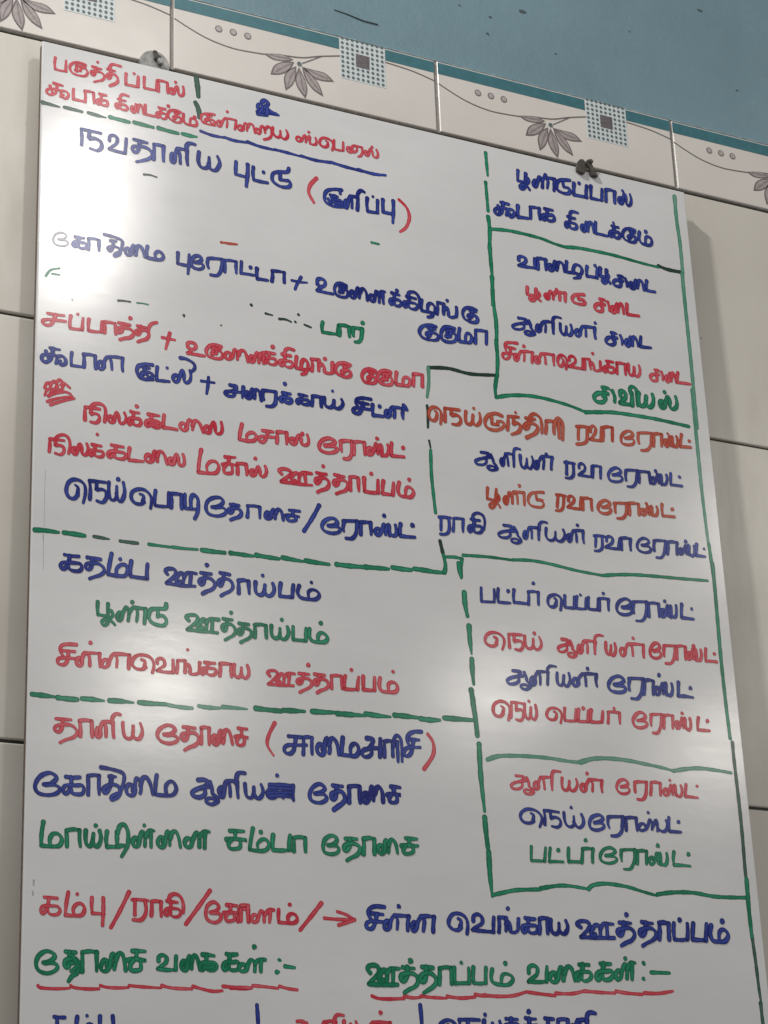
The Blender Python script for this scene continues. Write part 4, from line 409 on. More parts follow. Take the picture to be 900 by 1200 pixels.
word|r|x|332:544,-2032 473,-2038 431,-2054 420,-2092 437,-2137;337:440,-2086 521,-2088;302:475,-2090 467,-2135 455,-2177 425,-2202 394,-2192 397,-2158 436,-2146 535,-2141;321:536,-2170 547,-2142 529,-2137 507,-2161 508,-2193 525,-2195 542,-2178 554,-2137 581,-2098 606,-2121 599,-2188;326:583,-2099 635,-2092 690,-2092 690,-2092 679,-2150 678,-2188;336:608,-2047 602,-2053;310:741,-2159 751,-2131 723,-2123 709,-2151 712,-2179 733,-2184 754,-2166 755,-2128 781,-2085 809,-2107 812,-2176;308:779,-2084 842,-2078 898,-2078 898,-2078 893,-2135 895,-2176;305:989,-2146 993,-2109 978,-2098;350:988,-2149 969,-2170 946,-2169 934,-2136 943,-2095 969,-2069 1001,-2068 1022,-2092 1027,-2133 1012,-2190;314:1053,-2102 1055,-2070 1088,-2054 1113,-2070 1110,-2109 1072,-2141 1046,-2160 1046,-2160 1114,-2159 1182,-2158 1182,-2158 1186,-2107 1187,-2057;309:1203,-2158 1209,-2106 1208,-2058 1208,-2058 1262,-2051;315:1260,-2059 1260,-2116 1264,-2148;309:1264,-2102 1286,-2079 1300,-2117 1296,-2147 1335,-2149 1369,-2131;317:1367,-2055 1365,-2104 1366,-2143;349:1296,-1990 1297,-1997;337:1427,-2038 1459,-2037 1500,-2037;356:1450,-2039 1441,-2081 1425,-2125 1405,-2147 1393,-2130 1407,-2100 1432,-2089 1464,-2088 1499,-2089 1507,-2111 1493,-2136 1459,-2144 1440,-2138 1437,-2116;339:1531,-2140 1535,-2085 1537,-2039 1537,-2039 1580,-2031 1623,-2035 1623,-2035 1619,-2086 1619,-2136;356:1656,-2027 1652,-2080 1659,-2121 1680,-2131 1706,-2110 1714,-2046;318:1707,-2093 1717,-2123 1743,-2131 1767,-2100 1774,-2060 1767,-2019
word|r|x|317:1929,-2033 1966,-2030 1974,-2038;321:1949,-2033 1941,-2065 1934,-2096;348:1968,-2073 1908,-2079 1877,-2107 1884,-2134 1911,-2143 1940,-2133 1949,-2100 1938,-2077;338:1999,-2040 2008,-2080 2004,-2119;348:2063,-2102 2067,-2079 2053,-2071 2037,-2093 2040,-2122 2056,-2128 2074,-2105 2078,-2066 2089,-2036 2101,-2052 2097,-2091 2095,-2115;356:2100,-2074 2113,-2034 2126,-2032 2139,-2061 2145,-2119;364:2174,-2018 2160,-2068 2158,-2115 2158,-2115 2227,-2110 2293,-2108
word|b|y|316:-3419,-4472 -3371,-4476 -3307,-4472;352:-3378,-4476 -3384,-4519 -3403,-4567 -3431,-4586 -3447,-4565 -3432,-4537 -3398,-4531 -3352,-4527 -3298,-4528 -3284,-4554 -3302,-4583 -3349,-4589 -3381,-4576 -3386,-4556;358:-3245,-4471 -3197,-4472 -3143,-4474;333:-3205,-4472 -3209,-4516 -3217,-4549 -3236,-4566 -3255,-4552 -3251,-4524 -3218,-4513 -3162,-4508 -3120,-4533 -3116,-4568 -3145,-4596 -3188,-4615 -3225,-4633;362:-3058,-4416 -3073,-4498 -3085,-4581 -3085,-4581 -3009,-4584 -2952,-4575 -2932,-4530 -2951,-4491 -2991,-4499 -3020,-4535 -3017,-4579;363:-2991,-4451 -2997,-4452;372:-2905,-4455 -2912,-4511 -2910,-4574 -2910,-4574 -2848,-4577 -2783,-4576 -2783,-4576 -2783,-4518 -2778,-4462
word|b|y|366:-2619,-4524 -2637,-4500 -2616,-4478 -2567,-4476 -2555,-4505 -2574,-4540 -2628,-4591 -2628,-4591 -2521,-4597 -2401,-4589;360:-2519,-4569 -2541,-4588 -2555,-4562 -2541,-4529 -2517,-4498 -2489,-4508 -2497,-4571;354:-2490,-4524 -2464,-4491 -2429,-4485 -2390,-4488;351:-2434,-4488 -2442,-4582;356:-2357,-4476 -2316,-4477 -2271,-4475;349:-2323,-4477 -2324,-4522 -2335,-4554 -2353,-4572 -2369,-4556 -2361,-4529 -2333,-4516 -2284,-4511 -2248,-4537 -2245,-4571 -2270,-4599 -2309,-4618 -2344,-4641;378:-2306,-4409 -2307,-4415;379:-2201,-4456 -2161,-4458 -2122,-4461;337:-2173,-4459 -2174,-4506 -2186,-4544 -2201,-4563 -2218,-4547 -2209,-4519 -2182,-4502 -2134,-4500 -2104,-4524 -2099,-4563 -2125,-4595 -2163,-4616 -2195,-4639
word|b|y|375:-2051,-4601 -2051,-4549 -2052,-4501 -2052,-4501 -2009,-4490 -1970,-4495 -1970,-4495 -1968,-4548 -1965,-4595;373:-1912,-4493 -1915,-4546 -1904,-4583 -1871,-4593 -1845,-4568 -1835,-4507;365:-1842,-4552 -1824,-4587 -1794,-4590 -1765,-4560 -1759,-4523 -1770,-4487;374:-1852,-4433 -1849,-4438;374:-1704,-4477 -1712,-4526 -1714,-4581 -1714,-4581 -1662,-4581 -1610,-4577 -1610,-4577 -1605,-4524 -1598,-4477;367:-1550,-4477 -1565,-4535 -1538,-4572 -1477,-4578 -1413,-4570 -1383,-4536 -1398,-4505 -1440,-4495 -1474,-4519 -1473,-4563;382:-1447,-4437 -1443,-4442
word|n|z|316:-3161,-4803 -3162,-4857 -3158,-4900 -3158,-4900 -3099,-4905 -3080,-4898;316:-3082,-4809 -3083,-4869 -3079,-4917 -3086,-4959 -3113,-4979 -3129,-4954 -3106,-4933 -3060,-4937 -3027,-4965;322:-3077,-4865 -3054,-4859 -3045,-4894 -3063,-4919;355:-2980,-4897 -2977,-4869 -2994,-4864 -3012,-4893 -3009,-4920 -2994,-4926 -2977,-4903 -2967,-4863 -2940,-4819 -2920,-4851 -2927,-4922;307:-2919,-4855 -2888,-4814 -2867,-4813 -2855,-4852 -2862,-4920;345:-2889,-4814 -2791,-4813 -2791,-4813 -2802,-4929;349:-2895,-4773 -2898,-4778;361:-2632,-4755 -2639,-4791 -2700,-4801 -2754,-4817 -2767,-4874 -2746,-4911 -2698,-4928 -2647,-4923 -2630,-4886 -2652,-4853 -2691,-4854;318:-2695,-4814 -2699,-4864
word|n|z|354:-2452,-4865 -2475,-4842 -2448,-4821 -2397,-4818 -2382,-4848 -2405,-4882 -2467,-4935 -2467,-4935 -2351,-4935 -2225,-4934;368:-2347,-4906 -2371,-4922 -2386,-4901 -2361,-4868 -2340,-4837 -2314,-4850 -2315,-4913;369:-2319,-4865 -2289,-4835 -2257,-4830 -2214,-4829;357:-2265,-4828 -2271,-4920;335:-2181,-4817 -2146,-4820 -2107,-4818;334:-2152,-4820 -2152,-4863 -2160,-4899 -2175,-4912 -2189,-4898 -2184,-4871 -2162,-4860 -2118,-4854 -2089,-4878 -2083,-4913 -2104,-4942 -2137,-4963 -2167,-4983;379:-2115,-4761 -2116,-4767
word|n|z|374:-2053,-4838 -2014,-4840 -1974,-4839;331:-2022,-4843 -2022,-4882 -2031,-4913 -2051,-4927 -2062,-4913 -2057,-4892 -2034,-4878 -1988,-4872 -1955,-4891 -1954,-4923 -1977,-4949 -2010,-4968 -2042,-4987;348:-1927,-4933 -1923,-4881 -1927,-4838 -1927,-4838 -1878,-4827 -1834,-4831 -1834,-4831 -1834,-4883 -1832,-4928;363:-1789,-4826 -1791,-4877 -1780,-4914 -1749,-4922 -1724,-4900 -1719,-4840;349:-1723,-4887 -1709,-4919 -1680,-4922 -1656,-4893 -1648,-4858 -1658,-4820;374:-1702,-4769 -1709,-4771;330:-1610,-4813 -1612,-4864 -1612,-4917 -1612,-4917 -1560,-4916 -1506,-4913 -1506,-4913 -1506,-4861 -1503,-4813;368:-1473,-4815 -1479,-4869 -1454,-4908 -1402,-4913 -1347,-4904 -1325,-4874 -1345,-4842 -1379,-4836 -1403,-4859 -1405,-4896;381:-1375,-4757 -1382,-4759
word|r|A|325:-3317,-5148 -3387,-5152 -3430,-5170 -3437,-5208 -3410,-5248;303:-3415,-5203 -3328,-5201;314:-3376,-5206 -3379,-5246 -3390,-5290 -3414,-5309 -3451,-5302 -3450,-5269 -3410,-5256 -3310,-5253;343:-3277,-5277 -3275,-5249 -3295,-5243 -3314,-5268 -3309,-5297 -3288,-5303 -3274,-5283 -3272,-5242 -3251,-5201 -3221,-5224 -3215,-5295;302:-3248,-5203 -3198,-5197 -3142,-5195 -3142,-5195 -3142,-5255 -3138,-5297;340:-3212,-5121 -3215,-5126;305:-3079,-5266 -3074,-5239 -3095,-5233 -3121,-5257 -3120,-5289 -3099,-5294 -3073,-5272 -3063,-5233 -3040,-5190 -3011,-5214 -3013,-5284;350:-3035,-5187 -2978,-5181 -2915,-5182 -2915,-5182 -2920,-5242 -2921,-5286;332:-2800,-5253 -2797,-5215 -2824,-5206;323:-2791,-5260 -2818,-5279 -2862,-5279 -2896,-5248 -2884,-5205 -2845,-5175 -2783,-5172 -2742,-5195 -2727,-5240 -2739,-5298
word|r|A|312:-2700,-5224 -2703,-5196 -2672,-5180 -2647,-5198 -2647,-5233 -2680,-5258 -2704,-5277 -2704,-5277 -2640,-5282 -2577,-5278 -2577,-5278 -2578,-5231 -2579,-5183;295:-2549,-5278 -2545,-5229 -2543,-5183 -2543,-5183 -2488,-5178;331:-2484,-5179 -2484,-5235 -2486,-5268;327:-2483,-5226 -2460,-5203 -2445,-5240 -2449,-5270 -2413,-5275 -2372,-5259;305:-2370,-5181 -2374,-5227 -2380,-5262;328:-2465,-5091 -2460,-5093;325:-2331,-5174 -2293,-5176 -2250,-5173;317:-2306,-5173 -2310,-5210 -2329,-5248 -2351,-5269 -2359,-5250 -2349,-5225 -2325,-5218 -2286,-5215 -2249,-5217 -2241,-5239 -2258,-5262 -2289,-5267 -2312,-5258 -2315,-5241;337:-2212,-5266 -2207,-5214 -2208,-5172 -2208,-5172 -2163,-5165 -2118,-5168 -2118,-5168 -2121,-5220 -2119,-5262;323:-2095,-5165 -2100,-5218 -2088,-5254 -2063,-5262 -2045,-5241 -2038,-5184;306:-2040,-5225 -2025,-5258 -2002,-5260 -1982,-5235 -1980,-5197 -1991,-5160
word|r|A|303:-1808,-5225 -1828,-5202 -1805,-5182 -1763,-5180 -1745,-5204 -1765,-5234 -1825,-5288 -1825,-5288 -1725,-5286 -1618,-5280;314:-1729,-5261 -1744,-5280 -1759,-5260 -1739,-5225 -1719,-5198 -1695,-5207 -1698,-5268;305:-1694,-5222 -1667,-5190 -1640,-5185 -1605,-5186;300:-1649,-5187 -1659,-5275;337:-1571,-5179 -1528,-5178 -1488,-5178;301:-1535,-5179 -1542,-5217 -1555,-5250 -1576,-5262 -1589,-5251 -1580,-5227 -1553,-5218 -1503,-5212 -1471,-5231 -1470,-5261 -1496,-5286 -1536,-5307 -1569,-5326;346:-1491,-5104 -1497,-5108;345:-1442,-5171 -1399,-5173 -1358,-5171;323:-1403,-5171 -1406,-5211 -1416,-5239 -1432,-5255 -1448,-5242 -1442,-5220 -1414,-5209 -1366,-5203 -1335,-5221 -1329,-5252 -1357,-5279 -1393,-5294 -1426,-5315;317:-1304,-5268 -1302,-5218 -1303,-5171 -1303,-5171 -1259,-5162 -1218,-5164 -1218,-5164 -1217,-5217 -1216,-5264;332:-1185,-5157 -1195,-5207 -1195,-5261 -1195,-5261 -1139,-5261 -1087,-5254 -1087,-5254 -1081,-5203 -1072,-5155;353:-1134,-5104 -1128,-5105;361:-1034,-5145 -1036,-5192 -1037,-5249 -1037,-5249 -989,-5251 -943,-5246 -943,-5246 -940,-5195 -937,-5144;343:-890,-5143 -900,-5203 -881,-5245 -824,-5249 -765,-5242 -743,-5207 -757,-5174 -793,-5166 -822,-5190 -821,-5233;361:-778,-5081 -771,-5083
word|r|B|291:-3462,-5710 -3407,-5710 -3348,-5708;303:-3412,-5711 -3411,-5755 -3425,-5793 -3444,-5805 -3467,-5792 -3463,-5768 -3427,-5752 -3356,-5746 -3314,-5770 -3304,-5804 -3332,-5835 -3384,-5856 -3428,-5881;337:-3280,-5821 -3279,-5762 -3286,-5709 -3286,-5709 -3239,-5700 -3196,-5704 -3196,-5704 -3194,-5766 -3190,-5818;334:-3135,-5784 -3137,-5755 -3152,-5749 -3161,-5777 -3159,-5809 -3143,-5815 -3130,-5795 -3131,-5751 -3115,-5704 -3092,-5730 -3089,-5806;316:-3114,-5701 -3077,-5696 -3036,-5698 -3036,-5698 -3036,-5762 -3030,-5809;336:-3039,-5711 -3044,-5672 -3027,-5641 -3007,-5631 -2982,-5636;303:-2964,-5691 -2960,-5751 -2946,-5796 -2914,-5807 -2889,-5783 -2885,-5711;325:-2890,-5763 -2874,-5797 -2843,-5802 -2820,-5769 -2817,-5728 -2832,-5683
word|r|B|328:-2651,-5751 -2598,-5740 -2564,-5709 -2588,-5684 -2629,-5681 -2681,-5712 -2702,-5760 -2674,-5802 -2616,-5815 -2564,-5800 -2543,-5771 -2579,-5751 -2634,-5757;325:-2502,-5682 -2458,-5681 -2410,-5683;350:-2465,-5681 -2467,-5723 -2478,-5766 -2500,-5780 -2517,-5766 -2508,-5735 -2478,-5726 -2423,-5717 -2389,-5739 -2384,-5779 -2414,-5811 -2453,-5828 -2492,-5853;323:-2364,-5793 -2361,-5728 -2363,-5676 -2363,-5676 -2330,-5667 -2301,-5671 -2301,-5671 -2303,-5736 -2301,-5793;363:-2242,-5759 -2239,-5729 -2264,-5724 -2277,-5751 -2272,-5781 -2248,-5791 -2227,-5763 -2224,-5719 -2211,-5679 -2193,-5696 -2189,-5743 -2194,-5774;360:-2193,-5727 -2176,-5679 -2150,-5675 -2132,-5713 -2119,-5777;335:-2072,-5651 -2034,-5652 -2002,-5651;314:-2044,-5653 -2047,-5709;355:-2095,-5719 -2064,-5709 -2003,-5716 -1997,-5715;325:-2066,-5712 -2085,-5745 -2079,-5773 -2048,-5779 -2027,-5760 -2025,-5712
word|b|B|387:-1670,-5674 -1608,-5674 -1540,-5673;365:-1608,-5675 -1618,-5723 -1631,-5779 -1660,-5807 -1700,-5800 -1704,-5765 -1673,-5743 -1615,-5738 -1525,-5730;347:-1553,-5805 -1548,-5735 -1549,-5673 -1549,-5673 -1511,-5666 -1479,-5668 -1479,-5668 -1482,-5738 -1481,-5796;406:-1394,-5755 -1388,-5723 -1417,-5711 -1440,-5746 -1430,-5783 -1401,-5794 -1378,-5762 -1375,-5706 -1354,-5659 -1339,-5681 -1333,-5739 -1340,-5774;404:-1341,-5717 -1320,-5662 -1296,-5662 -1272,-5702 -1261,-5781;407:-1224,-5644 -1233,-5715 -1239,-5778 -1239,-5778 -1170,-5780 -1120,-5777 -1094,-5736 -1106,-5689 -1136,-5686 -1162,-5717 -1162,-5769;412:-1024,-5632 -995,-5631 -969,-5635 -983,-5677 -1008,-5710 -1049,-5724 -1070,-5753 -1048,-5778 -1010,-5771 -986,-5745 -988,-5707;375:-1008,-5710 -919,-5698;409:-909,-5627 -913,-5695 -919,-5769
word|b|B|360:-880,-5763 -877,-5697 -876,-5644 -876,-5644 -837,-5635 -805,-5636 -805,-5636 -808,-5697 -808,-5753;336:-801,-5677 -792,-5614 -762,-5586 -736,-5613 -729,-5681 -732,-5789;355:-766,-5635 -766,-5793;390:-554,-5538 -617,-5544 -663,-5570 -680,-5617 -661,-5662;369:-658,-5608 -577,-5605;365:-624,-5606 -638,-5662 -653,-5715 -683,-5741 -714,-5732 -702,-5692 -665,-5672 -570,-5663
word|b|C|351:-3541,-6190 -3483,-6178 -3448,-6138 -3470,-6112 -3513,-6107 -3570,-6140 -3602,-6204 -3580,-6252 -3513,-6264 -3447,-6247 -3422,-6211 -3460,-6189 -3525,-6195;383:-3382,-6123 -3332,-6125 -3278,-6119;344:-3344,-6120 -3340,-6169 -3357,-6222 -3380,-6244 -3400,-6226 -3389,-6192 -3359,-6181 -3308,-6179 -3261,-6176 -3247,-6204 -3261,-6236 -3304,-6242 -3335,-6233 -3338,-6211;341:-3216,-6239 -3216,-6167 -3220,-6104 -3220,-6104 -3178,-6094 -3138,-6095 -3138,-6095 -3138,-6167 -3135,-6230;342:-3063,-6094 -3012,-6093;373:-3046,-6093 -3052,-6150 -3069,-6194 -3095,-6218 -3104,-6190 -3079,-6165 -3030,-6151 -2992,-6163 -2980,-6197 -2997,-6237 -3044,-6264 -3043,-6237 -3002,-6212;356:-3124,-6034 -3044,-6041 -2961,-6063 -2952,-6112 -2971,-6182;345:-2887,-6185 -2885,-6148 -2916,-6142 -2934,-6173 -2926,-6210 -2891,-6218 -2870,-6189 -2869,-6132 -2858,-6089 -2832,-6111 -2825,-6167 -2831,-6198;397:-2829,-6142 -2813,-6089 -2783,-6081 -2755,-6124 -2736,-6200;345:-2706,-6055 -2716,-6128 -2715,-6198 -2715,-6198 -2641,-6199 -2585,-6190 -2558,-6148 -2576,-6101 -2607,-6095 -2637,-6129 -2635,-6185
word|b|C|401:-2391,-6065 -2338,-6060 -2314,-6072 -2336,-6108 -2402,-6135 -2438,-6162 -2421,-6188 -2374,-6191 -2338,-6164 -2341,-6121;382:-2366,-6117 -2300,-6111;377:-2299,-6071 -2283,-6121 -2280,-6156 -2253,-6177 -2239,-6208 -2282,-6236 -2322,-6228 -2327,-6206 -2292,-6191 -2246,-6208;401:-2196,-6147 -2193,-6116 -2209,-6104 -2228,-6133 -2217,-6173 -2202,-6177 -2192,-6152 -2187,-6106 -2172,-6057 -2147,-6083 -2142,-6167;356:-2170,-6059 -2132,-6052 -2087,-6052 -2087,-6052 -2085,-6121 -2081,-6172;396:-2093,-6067 -2091,-6023 -2079,-5992 -2052,-5984 -2023,-5986
word|b|C|337:-2026,-6064 -2022,-6118 -2013,-6156 -1981,-6166 -1960,-6141 -1956,-6083;373:-1958,-6129 -1941,-6158 -1914,-6164 -1890,-6135 -1884,-6098 -1899,-6058;351:-1790,-6133 -1785,-6100 -1818,-6087 -1852,-6114 -1843,-6145 -1813,-6152 -1780,-6135 -1773,-6085 -1754,-6050 -1726,-6075 -1724,-6146;355:-1834,-6054 -1744,-6049 -1643,-6047 -1643,-6047 -1648,-6105 -1642,-6158;343:-1846,-6122 -1769,-6111 -1655,-6101;386:-1833,-6140 -1730,-6128 -1651,-6134;376:-1831,-6076 -1665,-6074;390:-1770,-5981 -1764,-5981
word|b|C|366:-1468,-6093 -1418,-6079 -1383,-6050 -1401,-6026 -1437,-6019 -1486,-6051 -1510,-6104 -1496,-6147 -1441,-6161 -1388,-6143 -1373,-6114 -1399,-6092 -1449,-6096;392:-1319,-6020 -1279,-6020 -1239,-6021;422:-1290,-6025 -1294,-6072 -1303,-6112 -1324,-6125 -1334,-6112 -1331,-6084 -1301,-6068 -1255,-6059 -1227,-6086 -1225,-6125 -1251,-6155 -1284,-6178 -1317,-6203;421:-1190,-6139 -1186,-6078 -1187,-6018 -1187,-6018 -1140,-6009 -1097,-6010 -1097,-6010 -1100,-6075 -1098,-6135;412:-1037,-6096 -1033,-6059 -1055,-6054 -1080,-6084 -1072,-6120 -1048,-6129 -1024,-6101 -1009,-6044 -998,-6001 -975,-6025 -981,-6075 -987,-6109;420:-977,-6060 -952,-6005 -930,-6003 -910,-6043 -907,-6115;402:-837,-5990 -798,-5988 -759,-5992;410:-810,-5990 -816,-6042;423:-868,-6057 -832,-6047 -763,-6047 -758,-6048;384:-833,-6046 -852,-6076 -849,-6107 -816,-6112 -790,-6099 -789,-6046
word|n|D|349:-3537,-6454 -3548,-6539 -3550,-6620 -3550,-6620 -3477,-6622 -3419,-6612 -3402,-6568 -3428,-6532 -3469,-6535 -3489,-6575 -3482,-6619;343:-3365,-6615 -3367,-6557 -3371,-6504 -3371,-6504 -3324,-6492 -3275,-6493 -3275,-6493 -3275,-6554 -3268,-6609;371:-3230,-6493 -3232,-6550 -3222,-6591 -3200,-6604 -3183,-6580 -3174,-6511;362:-3181,-6562 -3167,-6595 -3146,-6601 -3126,-6571 -3119,-6529 -3130,-6487;368:-3159,-6454 -3154,-6453;361:-3075,-6489 -3082,-6551 -3075,-6597 -3075,-6597 -2995,-6593;369:-3003,-6485 -3000,-6591 -3000,-6591 -2949,-6579;368:-2996,-6495 -2983,-6447 -2949,-6432 -2921,-6481 -2921,-6566 -2939,-6612 -2967,-6659;381:-2844,-6553 -2846,-6526 -2869,-6519 -2886,-6550 -2871,-6581 -2843,-6572 -2833,-6522 -2814,-6471 -2795,-6498 -2795,-6575;352:-2789,-6507 -2769,-6468 -2751,-6457 -2725,-6461;345:-2750,-6461 -2750,-6515 -2749,-6579;377:-2799,-6427 -2794,-6428;362:-2658,-6542 -2656,-6509 -2679,-6502 -2699,-6534 -2692,-6564 -2665,-6574 -2645,-6548 -2638,-6496 -2625,-6454 -2610,-6477 -2609,-6526 -2609,-6557;347:-2606,-6509 -2590,-6463 -2563,-6454 -2542,-6493 -2528,-6565;375:-2442,-6531 -2447,-6504 -2476,-6497 -2497,-6528 -2481,-6559 -2450,-6553 -2433,-6502 -2405,-6449 -2386,-6472 -2385,-6552;353:-2384,-6488 -2360,-6451 -2337,-6436 -2308,-6439;373:-2340,-6443 -2343,-6498 -2345,-6558
word|n|D|364:-2151,-6420 -2096,-6418 -2039,-6416;343:-2107,-6420 -2108,-6479;386:-2177,-6484 -2128,-6476 -2031,-6478 -2022,-6480;355:-2136,-6482 -2160,-6510 -2151,-6546 -2106,-6548 -2070,-6531 -2071,-6479
word|n|D|342:-1969,-6388 -1986,-6471 -1998,-6545 -1998,-6545 -1922,-6551 -1867,-6539 -1844,-6498 -1869,-6464 -1903,-6468 -1935,-6501 -1930,-6543;383:-1908,-6410 -1906,-6415;372:-1811,-6426 -1817,-6476 -1816,-6537 -1816,-6537 -1748,-6536 -1686,-6530 -1686,-6530 -1684,-6477 -1676,-6420;347:-1650,-6534 -1647,-6481 -1647,-6435 -1647,-6435 -1600,-6427 -1554,-6430 -1554,-6430 -1557,-6483 -1556,-6532
word|n|D|351:-1375,-6472 -1325,-6460 -1300,-6430 -1312,-6404 -1351,-6400 -1395,-6429 -1414,-6483 -1402,-6526 -1348,-6537 -1301,-6523 -1286,-6491 -1311,-6472 -1361,-6477;357:-1231,-6414 -1183,-6412 -1136,-6411;397:-1195,-6411 -1198,-6455 -1211,-6488 -1232,-6506 -1247,-6493 -1239,-6468 -1211,-6451 -1156,-6447 -1118,-6466 -1116,-6500 -1145,-6532 -1185,-6552 -1224,-6575;393:-1087,-6520 -1081,-6459 -1081,-6407 -1081,-6407 -1037,-6395 -993,-6400 -993,-6400 -995,-6457 -996,-6514;373:-926,-6480 -925,-6448 -945,-6441 -968,-6467 -957,-6498 -932,-6508 -911,-6483 -909,-6435 -897,-6400 -882,-6419 -876,-6463 -881,-6494;379:-876,-6444 -858,-6399 -837,-6397 -816,-6427 -804,-6496;376:-733,-6376 -685,-6377 -635,-6376;365:-701,-6380 -703,-6428;416:-770,-6436 -722,-6429 -643,-6429 -632,-6426;371:-733,-6433 -754,-6459 -749,-6490 -707,-6491 -672,-6473 -674,-6432
word|r|E|279:255,-5815 304,-5816 328,-5820 310,-5852 249,-5870 210,-5894 222,-5918 272,-5920 310,-5894 308,-5866;280:286,-5859 353,-5848;296:353,-5822 370,-5863 369,-5889 396,-5909 408,-5935 366,-5953 327,-5947 324,-5928 355,-5918 403,-5933;279:450,-5882 458,-5856 438,-5848 416,-5872 421,-5904 438,-5908 459,-5889 460,-5849 484,-5807 505,-5833 510,-5902;298:488,-5812 533,-5805 582,-5803 582,-5803 578,-5864 578,-5904;313:582,-5821 584,-5782 601,-5753 637,-5749 666,-5751;293:676,-5800 670,-5854 678,-5887 702,-5897 728,-5878 741,-5819;302:736,-5860 750,-5893 777,-5894 801,-5869 814,-5832 804,-5797;318:882,-5866 888,-5843 863,-5834 843,-5859 848,-5886 867,-5893 890,-5873 896,-5835 927,-5797 954,-5819 948,-5884;306:920,-5794 983,-5789 1044,-5791 1044,-5791 1035,-5843 1039,-5884;323:910,-5744 909,-5752
word|r|E|296:1218,-5827 1263,-5817 1289,-5794 1276,-5773 1241,-5766 1201,-5787 1177,-5832 1193,-5870 1237,-5883 1283,-5870 1298,-5844 1277,-5827 1232,-5831;327:1351,-5782 1382,-5773 1466,-5769 1466,-5769 1457,-5831 1446,-5878 1415,-5915 1365,-5917;318:1355,-5779 1349,-5823 1350,-5860;316:1494,-5870 1505,-5818 1508,-5768 1508,-5768 1556,-5762 1598,-5769 1598,-5769 1592,-5819 1590,-5867;309:1662,-5840 1659,-5812 1639,-5813 1620,-5840 1633,-5863 1662,-5855 1683,-5820 1700,-5773 1708,-5807 1708,-5852;312:1711,-5827 1737,-5770 1739,-5839 1738,-5860;311:1740,-5842 1764,-5863 1790,-5854 1803,-5807 1794,-5771;337:1691,-5734 1695,-5741;322:1846,-5759 1835,-5812 1829,-5857 1829,-5857 1888,-5858 1950,-5860;341:1949,-5763 1958,-5764
word|b|F|314:387,-6153 392,-6116 367,-6104;310:391,-6163 356,-6183 302,-6178 274,-6143 288,-6103 337,-6075 405,-6077 452,-6105 467,-6147 441,-6207;303:489,-6184 495,-6131 490,-6074 490,-6074 545,-6073 625,-6078;305:547,-6075 547,-6130 549,-6130 589,-6120 628,-6135 632,-6171 604,-6198 551,-6193;298:669,-6076 671,-6136 688,-6175 720,-6187 752,-6167 757,-6101;322:752,-6145 776,-6178 805,-6187 838,-6159 843,-6117 828,-6078;333:738,-6031 745,-6035
word|b|F|339:943,-6138 993,-6125 1027,-6099 1009,-6076 975,-6074 922,-6097 897,-6145 908,-6185 960,-6196 1014,-6179 1033,-6156 1008,-6135 954,-6140;347:1071,-6084 1113,-6077 1215,-6070 1215,-6070 1200,-6139 1191,-6188 1149,-6226 1092,-6232;318:1076,-6084 1067,-6131 1078,-6170;339:1234,-6178 1238,-6125 1238,-6078 1238,-6078 1290,-6070 1337,-6072 1337,-6072 1335,-6126 1338,-6172;312:1421,-6141 1411,-6116 1379,-6116 1353,-6146 1374,-6169 1419,-6156 1446,-6119 1466,-6074 1486,-6104 1479,-6153;313:1490,-6129 1526,-6074 1533,-6140 1529,-6163;315:1540,-6145 1572,-6163 1612,-6151 1629,-6108 1619,-6069;346:1454,-6019 1462,-6021;321:1649,-6046 1643,-6104 1644,-6158 1644,-6158 1697,-6157 1754,-6156;350:1741,-6073 1732,-6077
word|n|G|285:354,-6366 349,-6418 345,-6476 345,-6476 404,-6474 464,-6473 464,-6473 472,-6418 481,-6367;288:522,-6367 512,-6418 505,-6473 505,-6473 569,-6469 632,-6468;328:596,-6377 589,-6382;326:688,-6356 681,-6413 680,-6462 680,-6462 730,-6460 780,-6459;340:799,-6462 809,-6403 815,-6354 815,-6354 864,-6347 910,-6349 910,-6349 901,-6405 898,-6454;333:851,-6282 843,-6286
word|n|G|325:1024,-6393 1079,-6382 1118,-6355 1100,-6336 1060,-6328 1003,-6352 972,-6403 985,-6439 1042,-6453 1105,-6438 1126,-6412 1097,-6397 1039,-6397;316:1168,-6345 1208,-6335 1300,-6328 1300,-6328 1291,-6397 1272,-6449 1239,-6486 1181,-6490;326:1173,-6341 1166,-6388 1169,-6428;354:1311,-6439 1320,-6387 1324,-6338 1324,-6338 1370,-6331 1408,-6335 1408,-6335 1403,-6390 1397,-6436;320:1470,-6408 1468,-6379 1444,-6384 1427,-6410 1438,-6438 1465,-6425 1486,-6388 1505,-6339 1514,-6372 1510,-6425;342:1506,-6395 1536,-6338 1535,-6413 1531,-6433;331:1534,-6412 1557,-6434 1586,-6423 1600,-6378 1598,-6337;360:1520,-6281 1511,-6286;338:1668,-6322 1656,-6377 1657,-6428 1657,-6428 1733,-6425 1813,-6427;365:1807,-6331 1800,-6337
word|b|H|302:48,-4294 45,-4348 43,-4410 43,-4410 106,-4406 161,-4401 161,-4401 166,-4344 167,-4292;331:205,-4282 197,-4342 198,-4396 198,-4396 253,-4395 310,-4391;330:297,-4290 292,-4297;338:351,-4274 342,-4330 344,-4382 344,-4382 396,-4379 456,-4379;326:477,-4380 485,-4324 484,-4274 484,-4274 533,-4265 578,-4267 578,-4267 574,-4324 572,-4373;335:539,-4194 530,-4198
